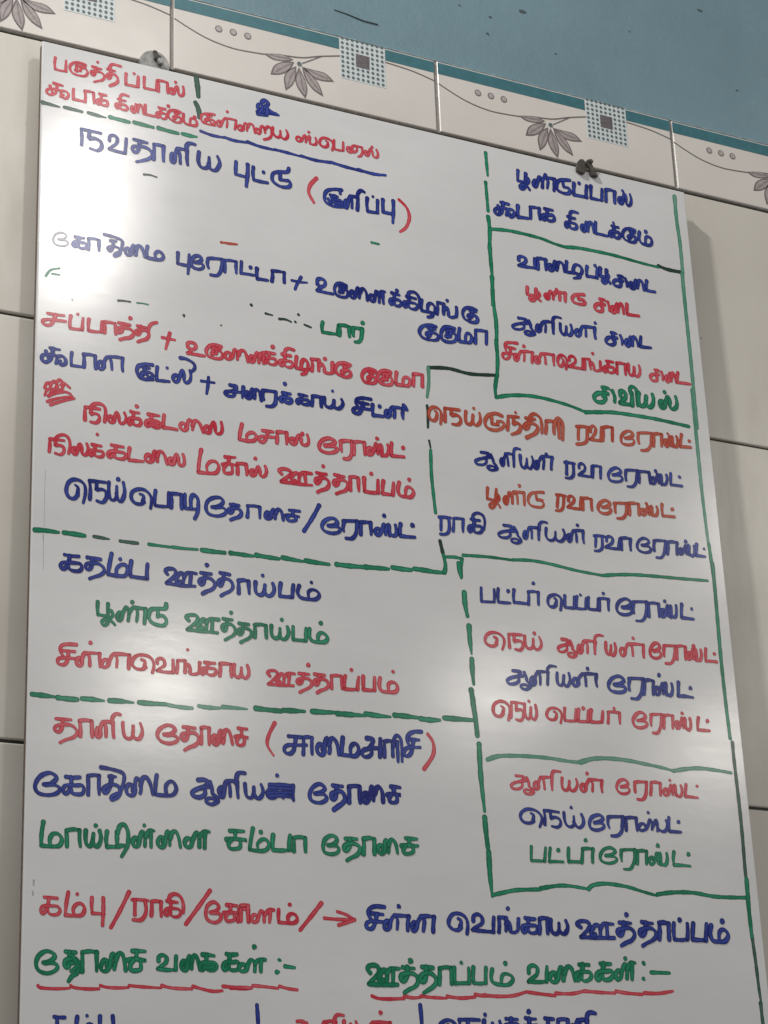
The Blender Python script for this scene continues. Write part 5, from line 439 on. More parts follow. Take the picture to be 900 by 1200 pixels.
word|b|H|319:736,-4347 746,-4310 726,-4299;323:738,-4354 714,-4375 678,-4373 662,-4342 674,-4298 711,-4274 755,-4268 788,-4292 792,-4333 777,-4394;333:828,-4264 823,-4314 823,-4365 823,-4365 867,-4365 910,-4362 910,-4362 915,-4313 919,-4262;291:945,-4257 937,-4304 934,-4360 934,-4360 976,-4361 1020,-4355 1020,-4355 1024,-4304 1031,-4257;328:977,-4239 985,-4242;307:1056,-4250 1049,-4298 1048,-4352 1048,-4352 1091,-4353 1136,-4349 1136,-4349 1141,-4300 1144,-4251;326:1150,-4350 1158,-4295 1159,-4251 1159,-4251 1204,-4242 1248,-4246 1248,-4246 1242,-4297 1241,-4342;332:1200,-4200 1209,-4199
word|b|H|343:1376,-4298 1431,-4284 1470,-4253 1450,-4229 1412,-4220 1354,-4250 1321,-4307 1337,-4350 1392,-4362 1452,-4345 1473,-4315 1448,-4298 1389,-4303;320:1490,-4241 1528,-4231 1623,-4221 1623,-4221 1613,-4294 1597,-4353 1562,-4393 1504,-4401;360:1493,-4238 1484,-4291 1489,-4337;327:1634,-4347 1640,-4287 1641,-4232 1641,-4232 1694,-4222 1741,-4226 1741,-4226 1738,-4287 1736,-4339;363:1794,-4305 1796,-4273 1771,-4274 1754,-4305 1765,-4336 1792,-4322 1811,-4279 1832,-4226 1841,-4261 1828,-4322;337:1836,-4285 1862,-4224 1857,-4305 1852,-4332;331:1857,-4302 1878,-4325 1904,-4314 1915,-4264 1916,-4217;358:1808,-4192 1799,-4197;351:1975,-4199 1964,-4263 1962,-4319 1962,-4319 2019,-4319 2081,-4319;362:2071,-4227 2074,-4235
word|r|I|286:155,-4746 165,-4708 137,-4696;294:160,-4754 132,-4773 87,-4772 55,-4743 68,-4694 115,-4662 176,-4661 220,-4688 230,-4732 207,-4794;315:275,-4768 275,-4711 274,-4658 274,-4658 325,-4654 396,-4650;311:324,-4658 322,-4712 325,-4712 359,-4703 395,-4713 398,-4751 370,-4781 326,-4777;309:422,-4655 420,-4711 434,-4749 467,-4759 492,-4733 500,-4671;291:495,-4719 512,-4753 541,-4756 568,-4727 572,-4687 556,-4648;332:513,-4622 514,-4629
word|r|I|322:769,-4644 814,-4644 827,-4648 813,-4680 755,-4704 727,-4724 738,-4750 780,-4749 811,-4726 808,-4693;333:787,-4691 843,-4680;326:845,-4647 862,-4688 864,-4717 887,-4738 896,-4765 861,-4785 823,-4780 824,-4759 855,-4751 890,-4763;329:944,-4712 949,-4686 932,-4676 917,-4703 916,-4736 933,-4742 956,-4722 959,-4679 980,-4636 1007,-4661 1004,-4734;339:984,-4634 1032,-4629 1084,-4629 1084,-4629 1077,-4688 1074,-4735;299:1079,-4641 1084,-4601 1102,-4576 1137,-4568 1166,-4572;332:1188,-4622 1183,-4676 1189,-4715 1206,-4726 1227,-4702 1236,-4642;343:1224,-4692 1233,-4724 1253,-4728 1272,-4699 1279,-4661 1273,-4622;310:1365,-4691 1364,-4662 1340,-4655 1320,-4683 1327,-4713 1344,-4720 1367,-4699 1376,-4658 1406,-4611 1439,-4635 1441,-4711;321:1414,-4613 1484,-4605 1553,-4605 1553,-4605 1547,-4667 1546,-4713;349:1455,-4556 1462,-4560
word|r|I|350:1652,-4646 1687,-4634 1715,-4604 1704,-4581 1674,-4575 1637,-4604 1613,-4653 1623,-4696 1665,-4708 1706,-4693 1721,-4665 1703,-4645 1661,-4648;311:1753,-4591 1786,-4584 1869,-4579 1869,-4579 1857,-4649 1839,-4702 1807,-4737 1757,-4741;339:1758,-4593 1749,-4640 1750,-4681;330:1874,-4691 1881,-4630 1883,-4582 1883,-4582 1930,-4570 1971,-4576 1971,-4576 1963,-4634 1961,-4686;360:2014,-4656 2016,-4625 1991,-4625 1977,-4658 1989,-4681 2010,-4671 2029,-4631 2049,-4584 2057,-4619 2045,-4671;354:2047,-4645 2073,-4583 2074,-4659 2070,-4682;344:2074,-4661 2091,-4684 2113,-4670 2126,-4624 2122,-4582;359:2056,-4558 2047,-4561;328:2175,-4568 2167,-4621 2164,-4678 2164,-4678 2220,-4673 2275,-4674;363:2255,-4605 2265,-4604
word|b|J|337:291,-4960 340,-4960 364,-4963 340,-4998 272,-5021 233,-5048 250,-5072 299,-5068 339,-5044 340,-5011;313:318,-5008 382,-4995;312:394,-4961 412,-5004 414,-5031 434,-5052 448,-5077 402,-5104 361,-5096 359,-5074 395,-5065 436,-5079;347:482,-5029 489,-5001 474,-4993 450,-5021 453,-5055 472,-5059 492,-5038 493,-4994 517,-4951 539,-4974 536,-5050;324:519,-4945 565,-4940 616,-4937 616,-4937 609,-4998 604,-5043;302:612,-4954 611,-4918 635,-4887 666,-4882 696,-4884;325:701,-4934 696,-4991 704,-5027 728,-5038 749,-5016 762,-4951;318:754,-5000 765,-5032 789,-5037 812,-5007 818,-4967 810,-4926;340:889,-4997 893,-4969 866,-4963 845,-4990 847,-5022 867,-5027 897,-5005 902,-4961 940,-4920 963,-4939 965,-5016;351:937,-4919 1011,-4910 1072,-4909 1072,-4909 1062,-4967 1069,-5012;353:991,-4868 992,-4875
word|b|J|358:1235,-4978 1290,-4964 1333,-4938 1314,-4910 1272,-4903 1213,-4933 1179,-4988 1196,-5030 1256,-5041 1321,-5030 1343,-4999 1317,-4981 1250,-4984;347:1380,-4915 1421,-4906 1524,-4900 1524,-4900 1504,-4977 1487,-5033 1447,-5076 1390,-5079;353:1391,-4912 1376,-4965 1378,-5011;360:1517,-5030 1528,-4969 1532,-4913 1532,-4913 1577,-4903 1619,-4909 1619,-4909 1611,-4972 1607,-5024;335:1670,-4990 1670,-4959 1642,-4960 1629,-4993 1639,-5022 1666,-5012 1684,-4969 1710,-4917 1716,-4954 1708,-5009;331:1715,-4977 1740,-4910 1738,-4993 1738,-5020;341:1738,-4995 1763,-5019 1788,-5004 1802,-4955 1797,-4912;366:1681,-4848 1677,-4856;372:1866,-4895 1859,-4954 1853,-5012 1853,-5012 1924,-5008 2000,-5011;371:1982,-4931 1974,-4937
word|r|K|289:175,-5319 187,-5277 162,-5263;327:179,-5322 154,-5347 111,-5345 90,-5310 101,-5260 146,-5228 197,-5227 234,-5256 241,-5304 223,-5372;283:246,-5347 255,-5286 260,-5224 260,-5224 305,-5221 365,-5224;301:304,-5226 297,-5284 299,-5285 329,-5276 360,-5288 358,-5336 333,-5365 293,-5360;286:380,-5222 375,-5287 386,-5333 407,-5346 425,-5318 434,-5248;289:425,-5302 440,-5335 461,-5346 482,-5310 484,-5267 477,-5223;326:419,-5198 424,-5204
word|r|K|299:663,-5307 668,-5273 645,-5262;301:659,-5315 640,-5330 599,-5329 576,-5303 586,-5264 620,-5236 668,-5234 706,-5255 715,-5297 700,-5351;299:748,-5224 741,-5275 742,-5325 742,-5325 791,-5326 841,-5320 841,-5320 846,-5271 850,-5223;328:877,-5222 870,-5270 869,-5319 869,-5319 911,-5319 957,-5315 957,-5315 961,-5269 968,-5223;335:922,-5207 919,-5215;343:995,-5215 987,-5263 983,-5313 983,-5313 1035,-5313 1089,-5306 1089,-5306 1098,-5260 1105,-5215;300:1146,-5309 1154,-5259 1154,-5216 1154,-5216 1211,-5210 1264,-5213 1264,-5213 1260,-5260 1260,-5302;340:1214,-5179 1216,-5186
word|r|K|332:1431,-5261 1480,-5249 1512,-5221 1498,-5197 1461,-5189 1415,-5218 1387,-5266 1401,-5309 1451,-5321 1506,-5304 1524,-5277 1498,-5261 1448,-5260;294:1562,-5202 1593,-5194 1671,-5186 1671,-5186 1660,-5256 1644,-5308 1614,-5349 1570,-5351;308:1570,-5199 1560,-5250 1560,-5294;304:1682,-5301 1691,-5243 1694,-5195 1694,-5195 1740,-5185 1779,-5189 1779,-5189 1772,-5248 1768,-5297;303:1833,-5266 1829,-5235 1808,-5236 1798,-5267 1808,-5292 1832,-5283 1851,-5243 1867,-5193 1877,-5230 1873,-5283;318:1871,-5254 1897,-5195 1897,-5269 1897,-5291;333:1898,-5273 1916,-5295 1942,-5282 1951,-5233 1946,-5195;337:1872,-5158 1881,-5158;329:2032,-5179 2019,-5234 2015,-5285 2015,-5285 2073,-5284 2131,-5282;340:2121,-5198 2116,-5206
word|r|L|277:-3521,-6974 -3480,-6975 -3427,-6977;272:-3489,-6978 -3492,-7020 -3509,-7068 -3532,-7089 -3543,-7070 -3532,-7039 -3505,-7032 -3463,-7031 -3424,-7033 -3406,-7058 -3425,-7086 -3466,-7091 -3487,-7079 -3492,-7061;302:-3350,-6930 -3363,-7008 -3369,-7088 -3369,-7088 -3298,-7089 -3249,-7080 -3232,-7038 -3253,-7005 -3287,-7008 -3314,-7043 -3304,-7085;311:-3286,-6940 -3283,-6944;285:-3180,-6958 -3182,-7011 -3178,-7065 -3178,-7065 -3143,-7066 -3087,-7066;313:-3099,-6955 -3097,-7032 -3102,-7146
word|r|L|286:-2890,-6956 -2837,-6953 -2768,-6957;306:-2867,-6957 -2868,-7006 -2868,-7062;310:-2794,-6955 -2785,-7019 -2797,-7066 -2828,-7095 -2881,-7095;313:-2747,-7060 -2743,-7009 -2745,-6961 -2745,-6961 -2708,-6956 -2675,-6960 -2675,-6960 -2676,-7011 -2673,-7060;289:-2633,-6950 -2594,-6955 -2551,-6957;283:-2604,-6956 -2602,-6994 -2616,-7038 -2635,-7054 -2649,-7038 -2639,-7013 -2614,-7003 -2580,-7001 -2542,-7005 -2528,-7027 -2541,-7052 -2573,-7060 -2600,-7050 -2601,-7030;317:-2616,-6954 -2609,-6917 -2573,-6899 -2532,-6914 -2510,-6964 -2510,-7027
word|r|L|303:-2307,-7014 -2264,-7002 -2240,-6971 -2256,-6948 -2286,-6940 -2327,-6969 -2341,-7025 -2327,-7066 -2279,-7084 -2237,-7068 -2224,-7036 -2245,-7017 -2293,-7019;333:-2181,-6954 -2138,-6955 -2101,-6957;333:-2151,-6954 -2154,-7007;331:-2205,-7013 -2169,-7007 -2101,-7006 -2096,-7007;304:-2171,-7011 -2191,-7035 -2182,-7066 -2149,-7066 -2122,-7052 -2126,-7011;342:-2075,-7063 -2074,-7008 -2074,-6955 -2074,-6955 -2046,-6949 -2018,-6950 -2018,-6950 -2020,-7009 -2018,-7059
word|r|L|325:-2096,-7068 -2090,-7023 -2089,-6981 -2089,-6981 -2049,-6975 -2013,-6978 -2013,-6978 -2015,-7026 -2015,-7066;306:-1946,-7041 -1952,-7017 -1975,-7013 -1990,-7040 -1982,-7065 -1949,-7056 -1933,-7017 -1916,-6980 -1896,-6999 -1894,-7061;326:-1888,-7008 -1863,-6980 -1843,-6970 -1815,-6972;306:-1845,-6973 -1847,-7015 -1853,-7061;327:-1779,-6965 -1783,-7011 -1781,-7057 -1781,-7057 -1708,-7059 -1655,-7053 -1635,-7026 -1649,-6997 -1683,-6991 -1708,-7016 -1706,-7051;342:-1689,-6925 -1696,-6926
word|b|M|388:-931,-6902 -1005,-6901 -1052,-6921 -1066,-6958 -1041,-7002;383:-1034,-6954 -945,-6958;365:-996,-6957 -1007,-7002 -1024,-7048 -1048,-7068 -1082,-7060 -1079,-7026 -1039,-7012 -931,-7013;354:-899,-7040 -891,-7011 -915,-7001 -935,-7027 -939,-7063 -918,-7068 -893,-7046 -885,-7004 -857,-6965 -828,-6989 -834,-7060;375:-853,-6960 -789,-6958 -734,-6960 -734,-6960 -746,-7022 -747,-7065;388:-814,-6892 -819,-6897;375:-676,-7039 -673,-7008 -692,-6999 -712,-7027 -709,-7062 -694,-7065 -674,-7044 -662,-7001 -631,-6960 -606,-6984 -618,-7063;396:-633,-6958 -579,-6950 -523,-6953 -523,-6953 -533,-7016 -536,-7065
word|b|M|366:-305,-7012 -296,-6969 -322,-6955;357:-301,-7021 -328,-7041 -373,-7035 -403,-7001 -390,-6952 -352,-6920 -292,-6921 -251,-6952 -241,-7005 -252,-7066;371:-192,-6967 -187,-6930 -149,-6914 -116,-6939 -119,-6980 -169,-7010 -204,-7034 -204,-7034 -114,-7038 -25,-7041 -25,-7041 -21,-6980 -14,-6929
word|b|M|364:22,-7039 30,-6982 27,-6928 27,-6928 88,-6927;383:92,-6928 89,-6991 83,-7028;373:87,-6978 112,-6956 124,-6996 121,-7028 155,-7036 191,-7019;373:199,-6931 193,-6983 188,-7020;409:114,-6856 106,-6859;419:256,-6920 295,-6926 344,-6925;372:285,-6921 279,-6965 260,-7013 238,-7031 225,-7011 235,-6982 267,-6975 306,-6975 349,-6976 358,-7002 343,-7028 306,-7033 281,-7021 280,-7002;419:374,-7031 381,-6973 382,-6922 382,-6922 419,-6912 453,-6916 453,-6916 449,-6975 448,-7030;409:481,-6923 478,-6978 489,-7016 522,-7029 548,-7004 553,-6945;392:547,-6989 569,-7019 597,-7024 622,-6995 629,-6960 615,-6922
word|b|M|397:749,-6968 714,-6947 745,-6921 804,-6920 829,-6948 804,-6986 740,-7041 740,-7041 882,-7040 1043,-7034;417:872,-7016 856,-7032 833,-7011 854,-6972 881,-6944 917,-6954 918,-7020;379:926,-6967 952,-6931 994,-6928 1043,-6928;388:982,-6931 981,-7024;395:1099,-6913 1153,-6913 1206,-6913;409:1141,-6911 1134,-6959 1117,-7000 1096,-7015 1076,-7000 1082,-6972 1122,-6959 1185,-6950 1226,-6976 1227,-7013 1196,-7047 1148,-7066 1101,-7091;433:1171,-6847 1167,-6854;431:1305,-6897 1358,-6904 1408,-6904;424:1344,-6899 1334,-6951 1320,-6989 1294,-7006 1275,-6993 1287,-6963 1326,-6949 1385,-6942 1426,-6966 1425,-7007 1387,-7039 1341,-7059 1296,-7084;450:1456,-7025 1467,-6957 1467,-6898 1467,-6898 1513,-6891 1556,-6898 1556,-6898 1550,-6962 1548,-7024;388:1606,-6891 1596,-6950 1597,-7019 1597,-7019 1658,-7021 1720,-7013 1720,-7013 1729,-6955 1733,-6889;444:1663,-6862 1660,-6869;439:1789,-6884 1777,-6943 1768,-7012 1768,-7012 1833,-7013 1893,-7012 1893,-7012 1904,-6947 1916,-6882;449:1959,-6891 1941,-6959 1962,-7011 2020,-7017 2078,-7010 2112,-6968 2099,-6931 2061,-6919 2030,-6946 2021,-6999;454:2070,-6851 2065,-6858
word|n|N|345:-3519,-7416 -3468,-7403 -3437,-7371 -3456,-7348 -3500,-7339 -3549,-7370 -3569,-7424 -3549,-7470 -3491,-7487 -3436,-7468 -3417,-7437 -3448,-7416 -3506,-7424;389:-3364,-7335 -3330,-7339 -3291,-7339;378:-3336,-7335 -3334,-7385 -3340,-7429 -3355,-7444 -3369,-7427 -3366,-7398 -3342,-7385 -3299,-7378 -3268,-7402 -3265,-7440 -3283,-7479 -3314,-7498 -3339,-7534;370:-3328,-7413 -3282,-7409;358:-3319,-7358 -3278,-7423 -3323,-7466;359:-3245,-7465 -3243,-7395 -3245,-7335 -3245,-7335 -3192,-7326 -3143,-7330 -3143,-7330 -3141,-7400 -3141,-7457;361:-3067,-7424 -3063,-7390 -3086,-7380 -3107,-7411 -3108,-7447 -3079,-7456 -3050,-7427 -3041,-7375 -3028,-7332 -3006,-7352 -3010,-7407 -3015,-7441;360:-3005,-7383 -2985,-7334 -2959,-7333 -2945,-7371 -2932,-7445;377:-2886,-7310 -2837,-7309 -2790,-7309;353:-2854,-7311 -2856,-7370;411:-2923,-7375 -2874,-7364 -2796,-7371 -2790,-7368;385:-2880,-7374 -2899,-7406 -2894,-7441 -2851,-7442 -2823,-7428 -2826,-7372
word|n|N|353:-2693,-7371 -2693,-7344 -2663,-7328 -2634,-7345 -2642,-7382 -2677,-7406 -2701,-7425 -2701,-7425 -2632,-7429 -2567,-7426 -2567,-7426 -2567,-7379 -2564,-7332;381:-2491,-7400 -2492,-7370 -2509,-7362 -2525,-7389 -2522,-7419 -2500,-7427 -2480,-7402 -2477,-7359 -2464,-7325 -2449,-7340 -2451,-7387 -2450,-7413;371:-2450,-7367 -2435,-7327 -2419,-7320 -2402,-7352 -2388,-7419;386:-2368,-7312 -2330,-7312 -2279,-7317;362:-2337,-7316 -2340,-7355 -2353,-7399 -2376,-7420 -2390,-7404 -2380,-7376 -2356,-7366 -2315,-7366 -2277,-7366 -2260,-7386 -2277,-7412 -2314,-7419 -2337,-7409 -2338,-7390;370:-2353,-7387 -2289,-7380;394:-2357,-7403 -2279,-7397;393:-2188,-7299 -2153,-7304 -2107,-7299;385:-2161,-7303 -2167,-7346 -2180,-7390 -2205,-7412 -2215,-7394 -2205,-7366 -2180,-7354 -2142,-7356 -2103,-7352 -2089,-7380 -2105,-7405 -2143,-7411 -2164,-7404 -2169,-7384
word|n|N|360:-2041,-7393 -2046,-7372 -2072,-7367 -2095,-7389 -2080,-7414 -2038,-7407 -2027,-7371 -2001,-7333 -1973,-7352 -1974,-7412;340:-1972,-7362 -1951,-7335 -1923,-7326 -1891,-7328;344:-1921,-7328 -1927,-7368 -1927,-7412;360:-1974,-7240 -1977,-7246
word|n|O|434:-1066,-7387 -1087,-7362 -1069,-7334 -1013,-7333 -995,-7366 -1017,-7406 -1083,-7465 -1083,-7465 -968,-7468 -849,-7462;438:-970,-7433 -987,-7453 -1000,-7432 -986,-7388 -957,-7359 -929,-7368 -938,-7439;417:-934,-7387 -906,-7353 -871,-7347 -830,-7347;382:-880,-7350 -887,-7451;413:-803,-7335 -759,-7339 -708,-7340;430:-765,-7331 -767,-7382 -783,-7421 -805,-7437 -821,-7425 -814,-7392 -780,-7381 -723,-7377 -687,-7399 -683,-7441 -714,-7474 -755,-7492 -797,-7518;443:-736,-7287 -740,-7293;425:-644,-7326 -602,-7327 -553,-7329;444:-611,-7324 -612,-7374 -624,-7417 -646,-7434 -664,-7418 -653,-7389 -623,-7372 -573,-7369 -536,-7398 -532,-7434 -561,-7468 -599,-7491 -639,-7514
word|n|O|382:-507,-7445 -500,-7383 -498,-7331 -498,-7331 -447,-7320 -399,-7323 -399,-7323 -402,-7382 -403,-7439;358:-376,-7320 -377,-7374 -376,-7435 -376,-7435 -315,-7431 -255,-7427 -255,-7427 -254,-7373 -254,-7318;396:-315,-7280 -309,-7284;352:-214,-7310 -220,-7364 -219,-7425 -219,-7425 -167,-7428 -116,-7422 -116,-7422 -113,-7365 -107,-7308
word|n|O|364:-54,-7319 -67,-7381 -48,-7418 19,-7431 81,-7425 118,-7389 104,-7358 52,-7347 26,-7367 17,-7411;404:61,-7269 62,-7276
word|n|O|373:259,-7334 264,-7292 301,-7275 336,-7294 327,-7342 283,-7373 252,-7398 252,-7398 330,-7398 409,-7392 409,-7392 415,-7333 421,-7279;428:495,-7360 502,-7333 473,-7322 443,-7352 451,-7384 482,-7393 511,-7366 524,-7317 543,-7278 569,-7297 564,-7343 557,-7376;430:570,-7328 599,-7276 627,-7273 646,-7308 657,-7379;424:706,-7252 747,-7251 795,-7251;397:739,-7246 730,-7295 706,-7351 679,-7373 667,-7350 683,-7319 711,-7307 755,-7304 799,-7307 809,-7335 788,-7362 745,-7375 722,-7360 723,-7337;400:894,-7236 938,-7238 993,-7235;435:926,-7235 914,-7284 891,-7337 861,-7361 851,-7340 870,-7305 901,-7295 947,-7293 993,-7288 1004,-7320 977,-7349 937,-7359 912,-7351 911,-7326;388:1078,-7316 1077,-7286 1050,-7281 1028,-7317 1035,-7351 1073,-7335 1090,-7285 1120,-7230 1136,-7259 1128,-7339;388:1137,-7270 1166,-7226 1189,-7215 1216,-7218;436:1188,-7219 1179,-7279 1174,-7347;444:1127,-7187 1127,-7194
word|b|P|316:-3436,-7772 -3404,-7775 -3361,-7775;308:-3415,-7777 -3415,-7836 -3428,-7898 -3446,-7926 -3458,-7899 -3450,-7859 -3427,-7845 -3394,-7845 -3355,-7847 -3347,-7884 -3360,-7919 -3393,-7928 -3414,-7915 -3416,-7885;331:-3274,-7766 -3282,-7846 -3276,-7919 -3276,-7919 -3216,-7928 -3171,-7924 -3147,-7873 -3163,-7823 -3193,-7814 -3217,-7851 -3213,-7918;343:-3206,-7758 -3201,-7760;343:-3114,-7759 -3114,-7829 -3110,-7894 -3110,-7894 -3067,-7899 -3004,-7902;325:-3024,-7754 -3017,-7850 -3022,-7996
word|r|P|295:-1657,-7748 -1616,-7747 -1601,-7755 -1619,-7783 -1668,-7804 -1699,-7825 -1688,-7846 -1644,-7847 -1620,-7826 -1615,-7796;304:-1630,-7795 -1584,-7788;303:-1585,-7757 -1573,-7796 -1570,-7822 -1548,-7842 -1543,-7867 -1576,-7885 -1609,-7878 -1612,-7860 -1581,-7853 -1548,-7866;325:-1473,-7815 -1470,-7793 -1488,-7784 -1505,-7805 -1497,-7838 -1484,-7842 -1469,-7823 -1461,-7786 -1444,-7744 -1423,-7767 -1425,-7836;296:-1441,-7746 -1398,-7739 -1355,-7742 -1355,-7742 -1367,-7799 -1365,-7839;329:-1367,-7761 -1365,-7724 -1346,-7695 -1322,-7692 -1291,-7696;315:-1290,-7735 -1291,-7789 -1284,-7826 -1263,-7837 -1246,-7816 -1239,-7755;312:-1242,-7798 -1230,-7833 -1210,-7835 -1193,-7808 -1186,-7773 -1197,-7733;331:-1117,-7810 -1103,-7783 -1133,-7778 -1162,-7801 -1153,-7832 -1131,-7837 -1106,-7816 -1093,-7779 -1060,-7740 -1029,-7762 -1035,-7828;312:-1064,-7737 -992,-7734 -924,-7735 -924,-7735 -931,-7790 -934,-7831;335:-997,-7667 -999,-7673
word|b|P|353:-441,-7783 -435,-7745 -454,-7735;355:-436,-7789 -467,-7808 -504,-7805 -526,-7775 -512,-7736 -472,-7707 -426,-7705 -390,-7731 -381,-7770 -402,-7827;341:-359,-7808 -352,-7750 -358,-7698 -358,-7698 -284,-7693 -186,-7694;351:-284,-7696 -288,-7749 -287,-7749 -235,-7740 -187,-7751 -189,-7790 -224,-7821 -289,-7814;389:-148,-7697 -156,-7751 -146,-7787 -119,-7798 -91,-7777 -78,-7714;392:-87,-7760 -71,-7794 -44,-7796 -15,-7770 -10,-7731 -17,-7696;396:-138,-7652 -136,-7658
word|b|P|368:38,-7678 88,-7679 136,-7681;364:83,-7675 74,-7721 58,-7754 38,-7768 19,-7753 29,-7728 60,-7717 121,-7712 155,-7734 158,-7766 127,-7798 81,-7816 40,-7836;367:205,-7667 247,-7673 295,-7672;403:234,-7669 234,-7714 216,-7758 190,-7779 177,-7760 188,-7731 217,-7725 262,-7723 306,-7722 317,-7749 300,-7776 260,-7782 233,-7771 231,-7750;404:239,-7618 232,-7623;388:372,-7664 408,-7666 448,-7668;363:399,-7671 395,-7713 378,-7758 361,-7778 351,-7762 360,-7729 383,-7723 418,-7719 449,-7723 460,-7745 445,-7776 414,-7780 394,-7772 392,-7747;393:472,-7779 482,-7724 484,-7672 484,-7672 530,-7665 572,-7670 572,-7670 568,-7725 567,-7777;409:625,-7746 628,-7720 613,-7709 593,-7737 596,-7769 615,-7775 626,-7755 638,-7715 657,-7670 676,-7694 676,-7769;404:656,-7669 701,-7665 743,-7663 743,-7663 733,-7725 732,-7769;417:737,-7685 739,-7645 759,-7614 789,-7608 821,-7615
word|b|Q|367:-1812,-298 -1809,-267 -1791,-251 -1772,-264 -1776,-304 -1798,-333 -1815,-356 -1815,-356 -1775,-354 -1732,-348 -1732,-348 -1728,-295 -1725,-247
underline|b||359:-2325,-643 -2228,-659 -2122,-656
underline|b||363:-2115,-652 -2029,-662 -1917,-653
underline|b||367:-1910,-646 -1804,-663 -1673,-665
underline|b||372:-1665,-661 -1553,-664 -1432,-671
underline|b||376:-1427,-665 -1298,-676 -1156,-665
underline|b||382:-1151,-662 -1029,-674 -905,-679
underline|b||387:-900,-675 -756,-683 -642,-669
invocation_mark|b||427:-1772,-228 -1743,-205 -1715,-228 -1745,-270 -1802,-321
invocation_mark|b||425:-1817,-335 -1727,-322 -1623,-321
invocation_mark|b||426:-1783,-300 -1641,-313
invocation_mark|b||427:-1767,-272 -1670,-308
invocation_mark|b||426:-1802,-337 -1707,-287
bracket|r||362:-1292,-847 -1350,-924 -1367,-1003 -1323,-1086
bracket|r||376:-526,-878 -453,-944 -433,-1036 -470,-1134 -528,-1189
plus_sign|b||319:-1543,-1854 -1470,-1855 -1406,-1847
plus_sign|b||321:-1459,-1807 -1495,-1875 -1516,-1929
plus_sign|r||324:-2660,-2577 -2607,-2578 -2554,-2579
plus_sign|r||325:-2597,-2527 -2614,-2601 -2631,-2670
plus_sign|b||327:-2337,-2892 -2280,-2890 -2228,-2888
plus_sign|b||328:-2277,-2848 -2282,-2917 -2294,-2993
slash|b||368:-1360,-3789 -1416,-3894 -1497,-4023
bracket|r||317:-1778,-5583 -1829,-5682 -1841,-5758 -1793,-5833
bracket|r||341:-501,-5551 -457,-5616 -463,-5713 -547,-5830
slash|r||313:-2910,-6905 -2972,-7032 -3041,-7158
slash|r||324:-2306,-6860 -2397,-6984 -2490,-7106
slash|r||341:-1440,-6901 -1522,-6998 -1615,-7105
arrow|r||313:-1420,-7009 -1307,-7012 -1181,-7007
arrow|r||315:-1316,-6956 -1249,-6973 -1177,-7007 -1177,-7007 -1251,-7035 -1308,-7053
colon|n||364:-1786,-7323 -1773,-7328
colon|n||363:-1804,-7411 -1788,-7409
hyphen|n||364:-1739,-7367 -1664,-7374
colon|n||432:1290,-7213 1298,-7225
colon|n||431:1278,-7335 1286,-7342
hyphen|n||393:1354,-7285 1526,-7283
divider|b||357:-1961,-7645 -1955,-7756 -1955,-7873
divider|b||385:-672,-7601 -666,-7717 -668,-7838
marker_fleck|g||163:-3391,-2390 -3387,-2400
marker_fleck|k||208:-3021,-2328 -2975,-2321 -2921,-2319
marker_fleck|n||182:-2866,-2318 -2818,-2313 -2774,-2315
marker_fleck|k||257:-2479,-2349 -2477,-2362
marker_fleck|k||174:-2168,-2377 -2162,-2378
marker_fleck|k||326:-1906,-2145 -1900,-2151
marker_fleck|o||222:-2157,-1632 -2091,-1634 -2020,-1626
marker_fleck|n||202:-3603,-2233 -3564,-2174 -3493,-2144
marker_fleck|n||202:-3553,-2203 -3492,-2201
marker_fleck|k||216:-2813,-1163 -2761,-1155 -2705,-1163
marker_fleck|o||221:-2158,-1637 -2101,-1629 -2018,-1624
marker_fleck|n||240:-804,-1349 -734,-1350
marker_fleck|k||253:-1780,-2199 -1721,-2204
marker_fleck|k||255:-1661,-2225 -1606,-2219 -1558,-2232
marker_fleck|k||258:-1442,-2234 -1384,-2248
marker_fleck|k||303:-1493,-2153 -1488,-2159
marker_fleck|k||302:-1524,-2223 -1517,-2227
scratch|g||32:-3573,-3833 -3576,-4023 -3575,-4238 -3578,-4418
scratch|g||32:-3583,-4335 -3575,-4467 -3574,-4609
scratch|g||108:-3596,-6863 -3597,-6897
scratch|g||108:-3601,-6940 -3601,-6965
dash|d||305:-3658,-706 -3588,-709 -3518,-714
dash|d||308:-3479,-706 -3408,-708 -3334,-712
dash|d||312:-3282,-708 -3211,-713 -3135,-716
dash|n||343:-3100,-703 -3028,-707 -2940,-710
dash|n||347:-2897,-701 -2820,-705 -2734,-709
dash|n||351:-2690,-703 -2609,-710 -2519,-713
dash|n||355:-2483,-708 -2404,-710 -2357,-706
dash|d||407:-2358,-143 -2347,-232 -2341,-321
dash|d||405:-2368,-382 -2342,-439 -2333,-518
dash|n||345:-3645,-4311 -3563,-4305 -3464,-4306
dash|n||349:-3426,-4302 -3348,-4302 -3266,-4305
dash|d||262:-3196,-4301 -3147,-4303 -3077,-4306
dash|d||265:-2992,-4309 -2917,-4309 -2855,-4308
dash|n||228:-2767,-4304 -2680,-4304 -2596,-4303
dash|n||231:-2582,-4301 -2484,-4300 -2379,-4293
dash|n||344:-2345,-4293 -2255,-4293 -2159,-4290
dash|n||349:-2114,-4286 -2023,-4286 -1926,-4287
dash|n||353:-1901,-4275 -1809,-4279 -1711,-4280
dash|n||357:-1682,-4266 -1593,-4271 -1504,-4275
dash|n||361:-1490,-4265 -1396,-4269 -1291,-4270
dash|n||367:-1228,-4261 -1122,-4260 -994,-4253
dash|n||372:-977,-4251 -865,-4245 -773,-4241
dash|n||377:-742,-4224 -659,-4226 -576,-4224
dash|n||381:-550,-4210 -451,-4210 -381,-4213
ruled_line|n||384:-368,-4213 -279,-4208 -279,-4208 -266,-4142 -283,-4039 -304,-3941
ruled_line|k||388:-304,-3941 -295,-3989 -289,-4036
